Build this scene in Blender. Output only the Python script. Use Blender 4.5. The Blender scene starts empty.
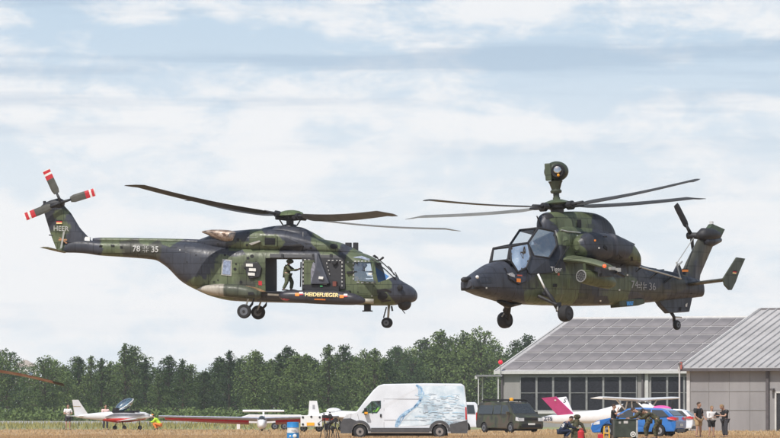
import bpy, bmesh, math, random
from mathutils import Vector, Matrix, noise as mn
random.seed(7)
SC = bpy.context.scene
COL = SC.collection
F, CX, HY, CH = 6500.0, 390.0, 413.6, 1.2      # focal in photo pixels, centre column, horizon row, camera height
R = math.radians

# ------------------------------------------------------------------ materials
def newmat(name):
    m = bpy.data.materials.new(name); m.use_nodes = True
    nt = m.node_tree; nt.nodes.clear()
    out = nt.nodes.new('ShaderNodeOutputMaterial')
    return m, nt, out
def N(nt, t, **kw):
    n = nt.nodes.new(t)
    for k, v in kw.items():
        if k.startswith('i_'):
            key = k[2:]
            n.inputs[int(key) if key.isdigit() else key.replace('_', ' ')].default_value = v
        else: setattr(n, k, v)
    return n
def c4(c): return (c[0], c[1], c[2], 1)
MC = {}
def pm(name, col, rough=.55, metal=0, var=.18, vs=4, bump=0, coat=0, stretch=None, col2=None, emit=None, spec=.5):
    if name in MC: return MC[name]
    m, nt, out = newmat(name)
    b = N(nt, 'ShaderNodeBsdfPrincipled')
    b.inputs['Roughness'].default_value = rough; b.inputs['Metallic'].default_value = metal
    b.inputs['Coat Weight'].default_value = coat; b.inputs['Coat Roughness'].default_value = .08
    b.inputs['Specular IOR Level'].default_value = spec
    tc = N(nt, 'ShaderNodeTexCoord'); mp = N(nt, 'ShaderNodeMapping')
    if stretch: mp.inputs['Scale'].default_value = stretch
    nt.links.new(tc.outputs['Object'], mp.inputs['Vector'])
    nz = N(nt, 'ShaderNodeTexNoise', i_Scale=vs, i_Detail=6.0, i_Roughness=.6)
    nt.links.new(mp.outputs[0], nz.inputs['Vector'])
    cr = N(nt, 'ShaderNodeValToRGB')
    a = tuple(max(0, x*(1-var)) for x in col); c = col2 or tuple(min(1, x*(1+var)) for x in col)
    cr.color_ramp.elements[0].color = c4(a); cr.color_ramp.elements[1].color = c4(c)
    cr.color_ramp.elements[0].position = .35; cr.color_ramp.elements[1].position = .65
    nt.links.new(nz.outputs['Fac'], cr.inputs[0]); nt.links.new(cr.outputs[0], b.inputs['Base Color'])
    if bump:
        bp = N(nt, 'ShaderNodeBump', i_Strength=bump, i_Distance=.02)
        nt.links.new(nz.outputs['Fac'], bp.inputs['Height']); nt.links.new(bp.outputs[0], b.inputs['Normal'])
    if emit:
        b.inputs['Emission Color'].default_value = c4(emit[0]); b.inputs['Emission Strength'].default_value = emit[1]
    nt.links.new(b.outputs[0], out.inputs[0])
    MC[name] = m
    return m
def glassmat(name, tint, fac=.3, gcol=(.9, .95, 1), rough=.04, blend=.3):
    m, nt, out = newmat(name)
    t = N(nt, 'ShaderNodeBsdfTransparent'); t.inputs[0].default_value = c4(tint)
    g = N(nt, 'ShaderNodeBsdfGlossy', i_Roughness=rough); g.inputs['Color'].default_value = c4(gcol)
    tc = N(nt, 'ShaderNodeTexCoord')
    nz = N(nt, 'ShaderNodeTexNoise', i_Scale=3.0, i_Detail=3.0)
    bp = N(nt, 'ShaderNodeBump', i_Strength=.3, i_Distance=.05)
    nt.links.new(tc.outputs['Object'], nz.inputs['Vector'])
    nt.links.new(nz.outputs['Fac'], bp.inputs['Height']); nt.links.new(bp.outputs[0], g.inputs['Normal'])
    lw = N(nt, 'ShaderNodeLayerWeight', i_Blend=blend)
    ma = N(nt, 'ShaderNodeMath', operation='ADD', use_clamp=True); ma.inputs[1].default_value = fac
    nt.links.new(lw.outputs['Fresnel'], ma.inputs[0])
    mx = N(nt, 'ShaderNodeMixShader')
    nt.links.new(ma.outputs[0], mx.inputs[0]); nt.links.new(t.outputs[0], mx.inputs[1]); nt.links.new(g.outputs[0], mx.inputs[2])
    nt.links.new(mx.outputs[0], out.inputs[0])
    return m
def camomat(name, rough=.5):
    """paint scheme comes from the 'paint' colour attribute; dirt, chips and panel wear from noise"""
    m, nt, out = newmat(name)
    b = N(nt, 'ShaderNodeBsdfPrincipled', i_Roughness=rough)
    b.inputs['Specular IOR Level'].default_value = .4
    at = N(nt, 'ShaderNodeVertexColor', layer_name='paint')
    tc = N(nt, 'ShaderNodeTexCoord')
    mp = N(nt, 'ShaderNodeMapping'); mp.inputs['Scale'].default_value = (1, 1, .35)
    nt.links.new(tc.outputs['Object'], mp.inputs[0])
    n1 = N(nt, 'ShaderNodeTexNoise', i_Scale=2.2, i_Detail=8.0, i_Roughness=.7)
    nt.links.new(mp.outputs[0], n1.inputs['Vector'])
    r1 = N(nt, 'ShaderNodeMapRange'); r1.inputs[1].default_value = .3; r1.inputs[2].default_value = .7
    r1.inputs[3].default_value = .72; r1.inputs[4].default_value = 1.3
    nt.links.new(n1.outputs['Fac'], r1.inputs[0])
    ml = N(nt, 'ShaderNodeVectorMath', operation='SCALE')
    nt.links.new(at.outputs[0], ml.inputs[0]); nt.links.new(r1.outputs[0], ml.inputs['Scale'])
    # chips
    n2 = N(nt, 'ShaderNodeTexNoise', i_Scale=9.0, i_Detail=4.0, i_Roughness=.8)
    nt.links.new(tc.outputs['Object'], n2.inputs['Vector'])
    r2 = N(nt, 'ShaderNodeMapRange'); r2.inputs[1].default_value = .68; r2.inputs[2].default_value = .74
    nt.links.new(n2.outputs['Fac'], r2.inputs[0])
    mx = N(nt, 'ShaderNodeMix', data_type='RGBA')
    mx.inputs[7].default_value = (.2, .19, .17, 1)
    nt.links.new(r2.outputs[0], mx.inputs[0]); nt.links.new(ml.outputs[0], mx.inputs[6])
    mp2 = N(nt, 'ShaderNodeMapping'); mp2.inputs['Scale'].default_value = (7, 7, .7); nt.links.new(tc.outputs['Object'], mp2.inputs[0])
    n3 = N(nt, 'ShaderNodeTexNoise', i_Scale=1.0, i_Detail=5.0, i_Roughness=.65); nt.links.new(mp2.outputs[0], n3.inputs['Vector'])
    r3 = N(nt, 'ShaderNodeMapRange'); r3.inputs[1].default_value = .52; r3.inputs[2].default_value = .72; r3.inputs[4].default_value = .42; nt.links.new(n3.outputs['Fac'], r3.inputs[0])
    ms = N(nt, 'ShaderNodeMix', data_type='RGBA'); ms.inputs[7].default_value = (.022, .019, .015, 1)
    nt.links.new(r3.outputs[0], ms.inputs[0]); nt.links.new(mx.outputs[2], ms.inputs[6]); mx = ms
    r4 = N(nt, 'ShaderNodeMapRange'); r4.inputs[1].default_value = .3; r4.inputs[2].default_value = .7; r4.inputs[3].default_value = .3; r4.inputs[4].default_value = .62
    nt.links.new(n3.outputs['Fac'], r4.inputs[0]); nt.links.new(r4.outputs[0], b.inputs['Roughness'])
    cx_ = N(nt, 'ShaderNodeSeparateXYZ'); nt.links.new(tc.outputs['Object'], cx_.inputs[0])
    cm_ = N(nt, 'ShaderNodeCombineXYZ'); nt.links.new(cx_.outputs[0], cm_.inputs[0]); nt.links.new(cx_.outputs[2], cm_.inputs[1])
    br = N(nt, 'ShaderNodeTexBrick', i_Scale=1.0, i_Mortar_Size=.014, i_Mortar_Smooth=.3, i_Brick_Width=.83, i_Row_Height=.47, offset=.37)
    br.inputs['Color1'].default_value = (1, 1, 1, 1); br.inputs['Color2'].default_value = (.8, .8, .8, 1); br.inputs['Mortar'].default_value = (.38, .38, .38, 1)
    nt.links.new(cm_.outputs[0], br.inputs['Vector'])
    mq = N(nt, 'ShaderNodeMix', data_type='RGBA', blend_type='MULTIPLY'); mq.inputs[0].default_value = 1
    nt.links.new(mx.outputs[2], mq.inputs[6]); nt.links.new(br.outputs[0], mq.inputs[7])
    nt.links.new(mq.outputs[2], b.inputs['Base Color'])
    bp = N(nt, 'ShaderNodeBump', i_Strength=.25, i_Distance=.03)
    nt.links.new(n1.outputs['Fac'], bp.inputs['Height']); nt.links.new(bp.outputs[0], b.inputs['Normal'])
    nt.links.new(b.outputs[0], out.inputs[0])
    return m

# ------------------------------------------------------------------ mesh builder
class MB:
    def __init__(s): s.v = []; s.f = []
    def add(s, vs, fs):
        o = len(s.v); s.v += [tuple(p) for p in vs]; s.f += [tuple(i+o for i in f) for f in fs]; return s
    def box(s, c, d, rot=None, taper=1):
        x, y, z = (k/2 for k in d)
        P = [Vector((sx*x*(taper if sz > 0 else 1), sy*y*(taper if sz > 0 else 1), sz*z)) for sz in (-1, 1) for sy in (-1, 1) for sx in (-1, 1)]
        if rot is not None: P = [rot @ p for p in P]
        c = Vector(c)
        return s.add([p+c for p in P], [(0, 2, 3, 1), (4, 5, 7, 6), (0, 1, 5, 4), (2, 6, 7, 3), (0, 4, 6, 2), (1, 3, 7, 5)])
    def rings(s, rs, caps=True):
        n = len(rs[0]); V = [p for r in rs for p in r]; Fs = []
        for i in range(len(rs)-1):
            for j in range(n):
                a = i*n+j; b = i*n+(j+1) % n
                Fs.append((a, b, b+n, a+n))
        if caps: Fs.append(tuple(range(n-1, -1, -1))); Fs.append(tuple((len(rs)-1)*n+j for j in range(n)))
        return s.add(V, Fs)
    def tube(s, pts, rad, seg=8, caps=True, flat=1):
        pts = [Vector(p) for p in pts]
        if not hasattr(rad, '__len__'): rad = [rad]*len(pts)
        rs = []
        for i, p in enumerate(pts):
            t = (pts[min(i+1, len(pts)-1)]-pts[max(i-1, 0)]).normalized()
            up = Vector((0, 0, 1)) if abs(t.z) < .9 else Vector((1, 0, 0))
            a = t.cross(up).normalized(); b = a.cross(t)
            rs.append([p+(a*math.cos(k*2*math.pi/seg)+b*math.sin(k*2*math.pi/seg)*flat)*rad[i] for k in range(seg)])
        return s.rings(rs, caps)
    def lathe(s, c, axis, prof, seg=20):
        """prof: list of (distance along axis, radius)"""
        ax = Vector(axis).normalized(); up = Vector((0, 0, 1)) if abs(ax.z) < .9 else Vector((1, 0, 0))
        a = ax.cross(up).normalized(); b = ax.cross(a); c = Vector(c)
        return s.rings([[c+ax*d+(a*math.cos(k*2*math.pi/seg)+b*math.sin(k*2*math.pi/seg))*max(r, .0005) for k in range(seg)] for d, r in prof])
    def prism(s, poly, y0, y1, ax='y', s0=None):
        """poly of (x,z) extruded along y (or along x/z)"""
        n = len(poly)
        def P(p, t):
            return {'y': (p[0], t, p[1]), 'x': (t, p[0], p[1]), 'z': (p[0], p[1], t)}[ax]
        return s.add([P(p, y0) for p in poly]+[P(p, y1) for p in poly],
                     [tuple(range(n-1, -1, -1)), tuple(range(n, 2*n))]+[(i, (i+1) % n, (i+1) % n+n, i+n) for i in range(n)])
    def ball(s, c, r, seg=16, rg=10, rot=None):
        c = Vector(c); r = r if hasattr(r, '__len__') else (r, r, r)
        rs = []
        for i in range(rg+1):
            th = math.pi*min(max(i/rg, .02), .98)
            ring = [Vector((math.sin(th)*math.cos(k*2*math.pi/seg)*r[0], math.sin(th)*math.sin(k*2*math.pi/seg)*r[1], math.cos(th)*r[2])) for k in range(seg)]
            rs.append([(rot @ p if rot is not None else p)+c for p in ring])
        return s.rings(rs[::-1])
    def build(s, name, mat, parent=None, smooth=False, bevel=0, matrix=None, label=None, auto=False):
        me = bpy.data.meshes.new(name); me.from_pydata(s.v, [], s.f); me.validate()
        bm = bmesh.new(); bm.from_mesh(me); bmesh.ops.recalc_face_normals(bm, faces=bm.faces)
        if bevel:
            bmesh.ops.remove_doubles(bm, verts=bm.verts, dist=1e-5)
            es = [e for e in bm.edges if len(e.link_faces) == 2 and e.calc_face_angle(0) > .4]
            bmesh.ops.bevel(bm, geom=es, offset=bevel, segments=2, profile=.6, affect='EDGES', clamp_overlap=True)
        bm.to_mesh(me); bm.free()
        o = bpy.data.objects.new(name, me); COL.objects.link(o)
        if mat: me.materials.append(mat)
        if smooth:
            me.polygons.foreach_set('use_smooth', [True]*len(me.polygons))
            if auto: sharp(me)
        if parent: o.parent = parent
        if label: o['label'] = label
        return o
def sharp(me, ang=.6):
    bm = bmesh.new(); bm.from_mesh(me)
    for e in bm.edges: e.smooth = not (len(e.link_faces) == 2 and e.calc_face_angle(0) > ang)
    bm.to_mesh(me); bm.free()
def tag(o, label=None, cat=None, group=None, kind=None):
    if label: o['label'] = label
    if cat: o['category'] = cat
    if group: o['group'] = group
    if kind: o['kind'] = kind
    return o
def empty(name, loc=(0, 0, 0), rz=0, label=None, cat=None, group=None):
    o = bpy.data.objects.new(name, None); COL.objects.link(o); o.location = loc; o.rotation_euler = (0, 0, rz)
    o.empty_display_size = .2
    return tag(o, label, cat, group)
def copy_tree(o, parent=None):
    c = o.copy(); COL.objects.link(c); c.parent = parent
    for ch in o.children: copy_tree(ch, c)
    return c
def boolean(o, cutters):
    """carve real openings; cutters are MB solids"""
    tmp = []; bpy.context.view_layer.update()
    for mb, mat in cutters:
        c = mb.build('cutter', mat); tmp.append(c); c.matrix_world = o.matrix_world.copy()
        md = o.modifiers.new('cut', 'BOOLEAN'); md.operation = 'DIFFERENCE'; md.object = c; md.solver = 'EXACT'
        md.material_mode = 'TRANSFER'
    bpy.context.view_layer.update()
    dg = bpy.context.evaluated_depsgraph_get()
    me = bpy.data.meshes.new_from_object(o.evaluated_get(dg), preserve_all_data_layers=True, depsgraph=dg)
    o.modifiers.clear(); o.data = me
    for c in tmp: bpy.data.objects.remove(c)
    return o
def ground(px, D): return Vector(((px-CX)*D/F, D, 0))
def at(px, py, D): return Vector(((px-CX)*D/F, D, CH+(HY-py)*D/F))
def textmesh(txt, size, bold=.0):
    cu = bpy.data.curves.new('t', 'FONT'); cu.body = txt; cu.size = size; cu.offset = bold; cu.align_x = 'CENTER'; cu.align_y = 'CENTER'
    o = bpy.data.objects.new('t', cu); COL.objects.link(o)
    bpy.context.view_layer.update()
    dg = bpy.context.evaluated_depsgraph_get(); me = bpy.data.meshes.new_from_object(o.evaluated_get(dg))
    V = [v.co.copy() for v in me.vertices]; Fs = [tuple(p.vertices) for p in me.polygons]
    bpy.data.objects.remove(o); return V, Fs
def text_on(txt, size, org, u, v, name, mat, parent, bold=0, off=None, fn=None):
    V, Fs = textmesh(txt, size, bold); org = Vector(org); u = Vector(u); v = Vector(v)
    mb = MB()
    bm = bmesh.new(); bv = [bm.verts.new(p) for p in V]
    for f in Fs:
        try: bm.faces.new([bv[i] for i in f])
        except ValueError: pass
    bmesh.ops.triangulate(bm, faces=bm.faces[:])
    for _ in range(2): bmesh.ops.subdivide_edges(bm, edges=[e for e in bm.edges if e.calc_length() > size*.18], cuts=1); bmesh.ops.triangulate(bm, faces=bm.faces[:])
    bm.verts.index_update(); P = [org+u*q.co.x+v*q.co.y for q in bm.verts]; Fs = [tuple(q.index for q in f.verts) for f in bm.faces]; bm.free()
    if fn: P = [fn(p) for p in P]
    mb.add(P, Fs); return mb.build(name, mat, parent)

# frame of a tilted, turned body: traces on the photograph become metres in its own frame
class Fr:
    def __init__(s, px, py, D, yaw, roll=0):
        s.O = at(px, py, D)
        s.M = Matrix.Rotation(yaw, 3, 'Z') @ Matrix.Rotation(roll, 3, 'X'); s.yaw = yaw; s.roll = roll
    def inv(s, px, py, ly=0):
        M = s.M; kx = (px-CX)/F; kz = (HY-py)/F
        b = s.O+M @ Vector((0, ly, 0))
        # X - kx Y = 0 ; Z-CH - kz Y = 0
        a11 = M[0][0]-kx*M[1][0]; a12 = M[0][2]-kx*M[1][2]; r1 = -(b.x-kx*b.y)
        a21 = M[2][0]-kz*M[1][0]; a22 = M[2][2]-kz*M[1][2]; r2 = -(b.z-CH-kz*b.y)
        d = a11*a22-a12*a21
        return ((r1*a22-a12*r2)/d, (a11*r2-a21*r1)/d)
    def P(s, px, py, ly=0):
        x, z = s.inv(px, py, ly); return Vector((x, ly, z))
    def w(s, px, py, D):          # photo point at a given distance -> local
        return s.M.transposed() @ (at(px, py, D)-s.O)
    def proj(s, l):
        W = s.O+s.M @ Vector(l); return (CX+F*W.x/W.y, HY-F*(W.z-CH)/W.y)
    def root(s, name, label, cat):
        e = empty(name, s.O, 0, label, cat); e.rotation_euler = s.M.to_euler('XYZ'); return e
def lerp(a, b, t): return a+(b-a)*t
class Hull:
    """superellipse sections along local x"""
    def __init__(s, fr, st):      # st: (px, ytop, ybot, halfwidth, power, mid)
        s.st = []
        for q in st:
            px, yt, yb, hw, n, mid = q
            x, zt = fr.inv(px, yt); _, zb = fr.inv(px, yb)
            s.st.append((x, zt, zb, hw, n, mid))
        s.st.sort(); s.fr = fr
    def sec(s, x):
        S = s.st
        if x <= S[0][0]: return S[0]
        if x >= S[-1][0]: return S[-1]
        for i in range(len(S)-1):
            if S[i][0] <= x <= S[i+1][0]:
                t = (x-S[i][0])/(S[i+1][0]-S[i][0]+1e-9)
                a, b = S[i], S[i+1]; p = S[max(i-1, 0)]; q = S[min(i+2, len(S)-1)]
                out = [x]
                for k in range(1, 6):
                    h = b[0]-a[0]
                    def sl(u, v): return (v[k]-u[k])/(v[0]-u[0]+1e-9)
                    d = sl(a, b)
                    m0 = d if p is a else (0 if sl(p, a)*d <= 0 else 2*sl(p, a)*d/(sl(p, a)+d))
                    m1 = d if q is b else (0 if sl(b, q)*d <= 0 else 2*sl(b, q)*d/(sl(b, q)+d))
                    t2 = t*t; t3 = t2*t
                    out.append((2*t3-3*t2+1)*a[k]+(t3-2*t2+t)*h*m0+(-2*t3+3*t2)*b[k]+(t3-t2)*h*m1)
                return tuple(out)
    def y(s, x, z):
        _, zt, zb, hw, n, mid = s.sec(x); zc = lerp(zb, zt, mid)
        t = (z-zc)/((zt-zc) if z > zc else (zc-zb)+1e-9)
        t = min(abs(t), .999); return hw*(1-t**n)**(1/n)
    def mesh(s, step=.06, seg=96):
        x0, x1 = s.st[0][0], s.st[-1][0]; n_ = int((x1-x0)/step)+1; rs = []
        for i in range(n_+1):
            x = lerp(x0, x1, i/n_); _, zt, zb, hw, n, mid = s.sec(x); zc = lerp(zb, zt, mid); r = []
            for k in range(seg):
                a = 2*math.pi*k/seg; c, sn = math.cos(a), math.sin(a)
                yy = hw*math.copysign(abs(c)**(2/n), c); zz = math.copysign(abs(sn)**(2/n), sn)
                r.append((x, yy, zc+zz*((zt-zc) if sn > 0 else (zc-zb))))
            rs.append(r)
        return MB().rings(rs)
    def side(s, px, py, sg):      # photo point -> point on the hull side sg (+1 port, -1 starboard)
        y = s.sec(s.fr.inv(px, py, 0)[0])[3]*sg
        for _ in range(6):
            x, z = s.fr.inv(px, py, y); y = s.y(x, z)*sg
        return Vector((x, y, z))
    def panel(s, pts, sg, off=.012, cuts=3):
        L = [s.side(p[0], p[1], sg) for p in pts]
        bm = bmesh.new(); vs = [bm.verts.new((p.x, 0, p.z)) for p in L]
        f = bm.faces.new(vs); bmesh.ops.triangulate(bm, faces=[f])
        bmesh.ops.subdivide_edges(bm, edges=bm.edges[:], cuts=cuts, use_grid_fill=True)
        bmesh.ops.triangulate(bm, faces=bm.faces[:])
        mb = MB(); bm.verts.index_update()
        mb.add([(v.co.x, sg*(s.y(v.co.x, v.co.z)+off), v.co.z) for v in bm.verts], [tuple(v.index for v in f.verts) for f in bm.faces])
        bm.free(); return mb
    def text(s, txt, px, py, h, sg, name, mat, parent, bold=0, udir=None, off=.035, rot=0, ux=1):
        c = s.side(px, py, sg); u = -sg
        def fn(p): return Vector((p.x, sg*(s.y(p.x, p.z)+off), p.z))
        ca, sa = math.cos(rot), math.sin(rot)
        return text_on(txt, h*1.4, c, (u*ca*ux, 0, sa), (-u*sa, 0, ca), name, mat, parent, bold, fn=fn)
    def slab(s, pts, sg, t=.05, off=.0):
        """a solid plate standing t proud of the hull side"""
        L = [s.side(p[0], p[1], sg) for p in pts]; n = len(L); mb = MB()
        mb.add([(p.x, sg*(abs(p.y)-.12), p.z) for p in L]+[(p.x, sg*(abs(p.y)+off+t), p.z) for p in L],
               [tuple(range(n)), tuple(range(n, 2*n))]+[(i, (i+1) % n, (i+1) % n+n, i+n) for i in range(n)])
        return mb
def paint(o, fr, seeds, sg, wob=2.2, sc=.9):
    """camouflage: nearest seed on the painted side, edges wandering with noise; the far side is mirrored"""
    me = o.data
    if 'paint' in me.color_attributes: me.color_attributes.remove(me.color_attributes['paint'])
    ca = me.color_attributes.new('paint', 'FLOAT_COLOR', 'POINT'); buf = []
    for v in me.vertices:
        p = Vector((v.co.x, sg*abs(v.co.y), v.co.z)); px, py = fr.proj(p)
        q = Vector((p.x*sc, p.y*.3, p.z*sc)); d = mn.noise_vector(q)*wob*2+mn.noise_vector(q*2.3)*wob*.6
        px += d.x*1.4; py += d.z
        b = min(seeds, key=lambda t: ((t[0]-px)**2+(t[1]-py)**2))
        buf += [*b[2], 1.0]
    ca.data.foreach_set('color', buf)
def recolor(o, col):
    me = o.data; ca = me.color_attributes.new('paint', 'FLOAT_COLOR', 'POINT'); ca.data.foreach_set('color', list(c4(col))*len(me.vertices))

CG, CK, CB = (.108, .132, .072), (.046, .05, .066), (.062, .063, .052)
CG2 = (.062, .078, .04)
M_camo = camomat('camouflage_paint')
M_dark = pm('dark_fitting', (.022, .022, .026), .6, vs=8)
M_black = pm('black_interior', (.012, .012, .014), .8)
M_blade_d = pm('rotor_blade_shade_tone', (.032, .03, .028), .55, vs=2, var=.25)  # blades showing a shaded underside; the shade is put into the colour
M_blade_l = pm('rotor_blade_lit_tone', (.16, .155, .14), .5, vs=2, var=.15)  # blades showing a lit top; the light is put into the colour
M_rubber = pm('tyre_rubber', (.02, .02, .022), .85, vs=12, bump=.3)
M_rim = pm('wheel_rim_grey', (.12, .13, .15), .45)
M_white = pm('white_marking', (.68, .68, .66), .6, var=.1, vs=20)
M_worn = pm('worn_white_marking', (.4, .4, .39), .6, var=.3, vs=14)
M_gold = pm('yellow_lettering', (.85, .66, .3), .6, var=.08)
M_red = pm('red_marking', (.48, .02, .03), .55, var=.1)
M_orange = pm('orange_marking', (.85, .25, .03), .55, var=.1)
M_steel = pm('light_metal', (.42, .42, .4), .4, metal=.3)
M_glass = glassmat('cockpit_glass', (.72, .8, .86), .25)
M_glassb = glassmat('blue_reflection_glass', (.2, .42, .82), .12, (.5, .7, 1), blend=.15)  # blue of a reflection painted into the pane's tint and gloss
M_glassd = glassmat('clear_windscreen', (.95, .97, .98), .02, blend=.08)

def blade(root, tip, chord, near_up, mat, parent, cut=.14, tipcol=None, hubr=.05, flex=.02, name='rotor_blade', pitch=9, tipt=.72):
    """tapered aerofoil blade with a swept, drooping tip, arm at the root"""
    root = Vector(root); tip = Vector(tip); ax = tip-root; L = ax.length; u = ax.normalized()
    side = u.cross(Vector((0, 0, 1))).normalized(); up = side.cross(u).normalized()
    rs = []
    for i in range(25):
        t = lerp(cut, 1, i/24); c = chord
        sweep = 0; dz = 0
        if t < cut+.05: c = chord*lerp(.4, 1, (t-cut)/.05)
        if t > .93: k = (t-.93)/.07; c = chord*(1-tipt*k*k); sweep = chord*.5*k*k; dz = -.012*L*k
        p = root+u*L*t+up*(-flex*L*math.sin(math.pi*t)*.8+dz)
        a = R(pitch)*(1.25-.5*t)*near_up
        cs = side*math.cos(a)+up*math.sin(a); cn = up*math.cos(a)-side*math.sin(a)
        p = p-side*sweep*near_up
        th = c*.11
        rs.append([p+cs*(x*c)+cn*(z*th) for x, z in ((-.5, 0), (-.25, .42), (.1, .6), (.4, .4), (.5, 0), (.4, -.3), (.1, -.4), (-.25, -.25))])
    b = MB().rings(rs).build(name, mat, parent, smooth=True, auto=True)
    MB().tube([root+u*.25, root+u*L*(cut+.03)], [hubr*1.3, hubr], 8, flat=.8).build('blade_arm', M_dark, b, smooth=True)
    MB().lathe(root+u*L*cut*.62, u, [(-.1, .03), (-.1, hubr*2), (.1, hubr*2), (.1, .03)], 10).build('blade_damper', M_dark, b, smooth=True, auto=True)
    return b
def wheel(c, r, w, parent, axis=(0, 1, 0), name='wheel', rim=None):
    t = MB().lathe(c, axis, [(-w/2, r*.55), (-w/2, r*.86), (-w*.3, r*.97), (0, r), (w*.3, r*.97), (w/2, r*.86), (w/2, r*.55)], 24).build(name, M_rubber, parent, smooth=True, auto=True)
    MB().lathe(c, axis, [(-w*.52, r*.1), (-w*.5, r*.56), (-w*.3, r*.6), (w*.3, r*.6), (w*.5, r*.56), (w*.52, r*.1)], 20).build('rim', rim or M_rim, t, smooth=True, auto=True)
    MB().lathe(c, axis, [(-w*.62, .01), (-w*.6, r*.2), (w*.6, r*.2), (w*.62, .01)], 12).build('wheel_hub', M_dark, t)
    return t
def flag(h, px, py, w, hh, sg, parent, off=.02):
    """three horizontal stripes black red yellow"""
    grp = None
    for i, (m, k) in enumerate(((M_black, 0), (M_red, 1), (M_gold, 2))):
        y0 = py-hh/2+hh*k/3; y1 = y0+hh/3
        o = h.panel([(px-w/2, y0), (px+w/2, y0), (px+w/2, y1), (px-w/2, y1)], sg, off, 1)
        if grp is None: grp = o.build('flag_marking', m, parent)
        else: o.build('flag_stripe', m, grp)
    return grp
def cross_on(h, px, py, a, sg, parent, off=.02):
    mb = MB()
    for dx, dy in ((1, 0), (-1, 0), (0, 1), (0, -1)):
        for s in (-1, 1):
            if dx: q = [(px+dx*a*.25, py+s*a*.14), (px+dx*a, py+s*a*.26), (px+dx*a, py+s*a*.42), (px+dx*a*.25, py+s*a*.3)]
            else: q = [(px+s*a*.14, py+dy*a*.25), (px+s*a*.26, py+dy*a), (px+s*a*.42, py+dy*a), (px+s*a*.3, py+dy*a*.25)]
            m2 = h.panel(q, sg, off, 1); mb.add(m2.v, m2.f)
    return mb.build('cross_emblem', M_worn, parent)
SUNE, EXPO, HAZE = 4.4, 0.0, 9e-5
SKYBLUE, SKYPALE, SKYWHITE, SKYGREY = (.60, .75, .90), (.85, .92, .985), (1.01, 1.015, 1.03), (.46, .60, .76)
# ================================================================== people
M_skin = pm('skin', (.42, .25, .18), .6, var=.08)
M_hairb = pm('brown_hair', (.05, .03, .02), .8)
M_hairf = pm('fair_hair', (.25, .16, .08), .8)
def skinned(joints, edges, rad):
    names = list(joints); me = bpy.data.meshes.new('sk')
    me.from_pydata([joints[n] for n in names], [(names.index(a), names.index(b)) for a, b in edges], [])
    o = bpy.data.objects.new('sk', me); COL.objects.link(o)
    o.modifiers.new('s', 'SKIN'); sb = o.modifiers.new('u', 'SUBSURF'); sb.levels = 2; sb.render_levels = 2
    for i, n in enumerate(names):
        sv = me.skin_vertices[0].data[i]; r = rad[n] if n in rad else rad[n[:-1]]
        sv.radius = r if hasattr(r, '__len__') else (r, r); sv.use_root = (i == 0)
    bpy.context.view_layer.update(); dg = bpy.context.evaluated_depsgraph_get()
    m2 = bpy.data.meshes.new_from_object(o.evaluated_get(dg))
    V = [v.co.copy() for v in m2.vertices]; Fs = [tuple(p.vertices) for p in m2.polygons]
    bpy.data.objects.remove(o); mb = MB(); mb.add(V, Fs); return mb
STAND = {'pelvis': (0, 0, .97), 'waist': (0, 0, 1.12), 'chest': (.01, 0, 1.32), 'neck': (.0, 0, 1.5), 'skull': (.02, 0, 1.62),
         'hipL': (0, .1, .9), 'hipR': (0, -.1, .9), 'kneeL': (.02, .11, .5), 'kneeR': (.02, -.11, .5), 'ankleL': (-.02, .12, .09), 'ankleR': (-.02, -.12, .09),
         'toeL': (.18, .14, .03), 'toeR': (.18, -.14, .03), 'shoulderL': (0, .19, 1.43), 'shoulderR': (0, -.19, 1.43),
         'elbowL': (-.02, .26, 1.14), 'elbowR': (-.02, -.26, 1.14), 'wristL': (.1, .25, .9), 'wristR': (.1, -.25, .9)}
RAD = {'pelvis': (.13, .1), 'waist': (.125, .09), 'chest': (.15, .1), 'neck': .055, 'skull': .06, 'hip': .085, 'knee': .056, 'ankle': .038, 'toe': .03,
       'shoulder': .058, 'elbow': .04, 'wrist': .027}
LEG = [('pelvis', 'hipL'), ('pelvis', 'hipR'), ('hipL', 'kneeL'), ('hipR', 'kneeR')]
ARM = [('chest', 'shoulderL'), ('chest', 'shoulderR'), ('shoulderL', 'elbowL'), ('shoulderR', 'elbowR')]
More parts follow.
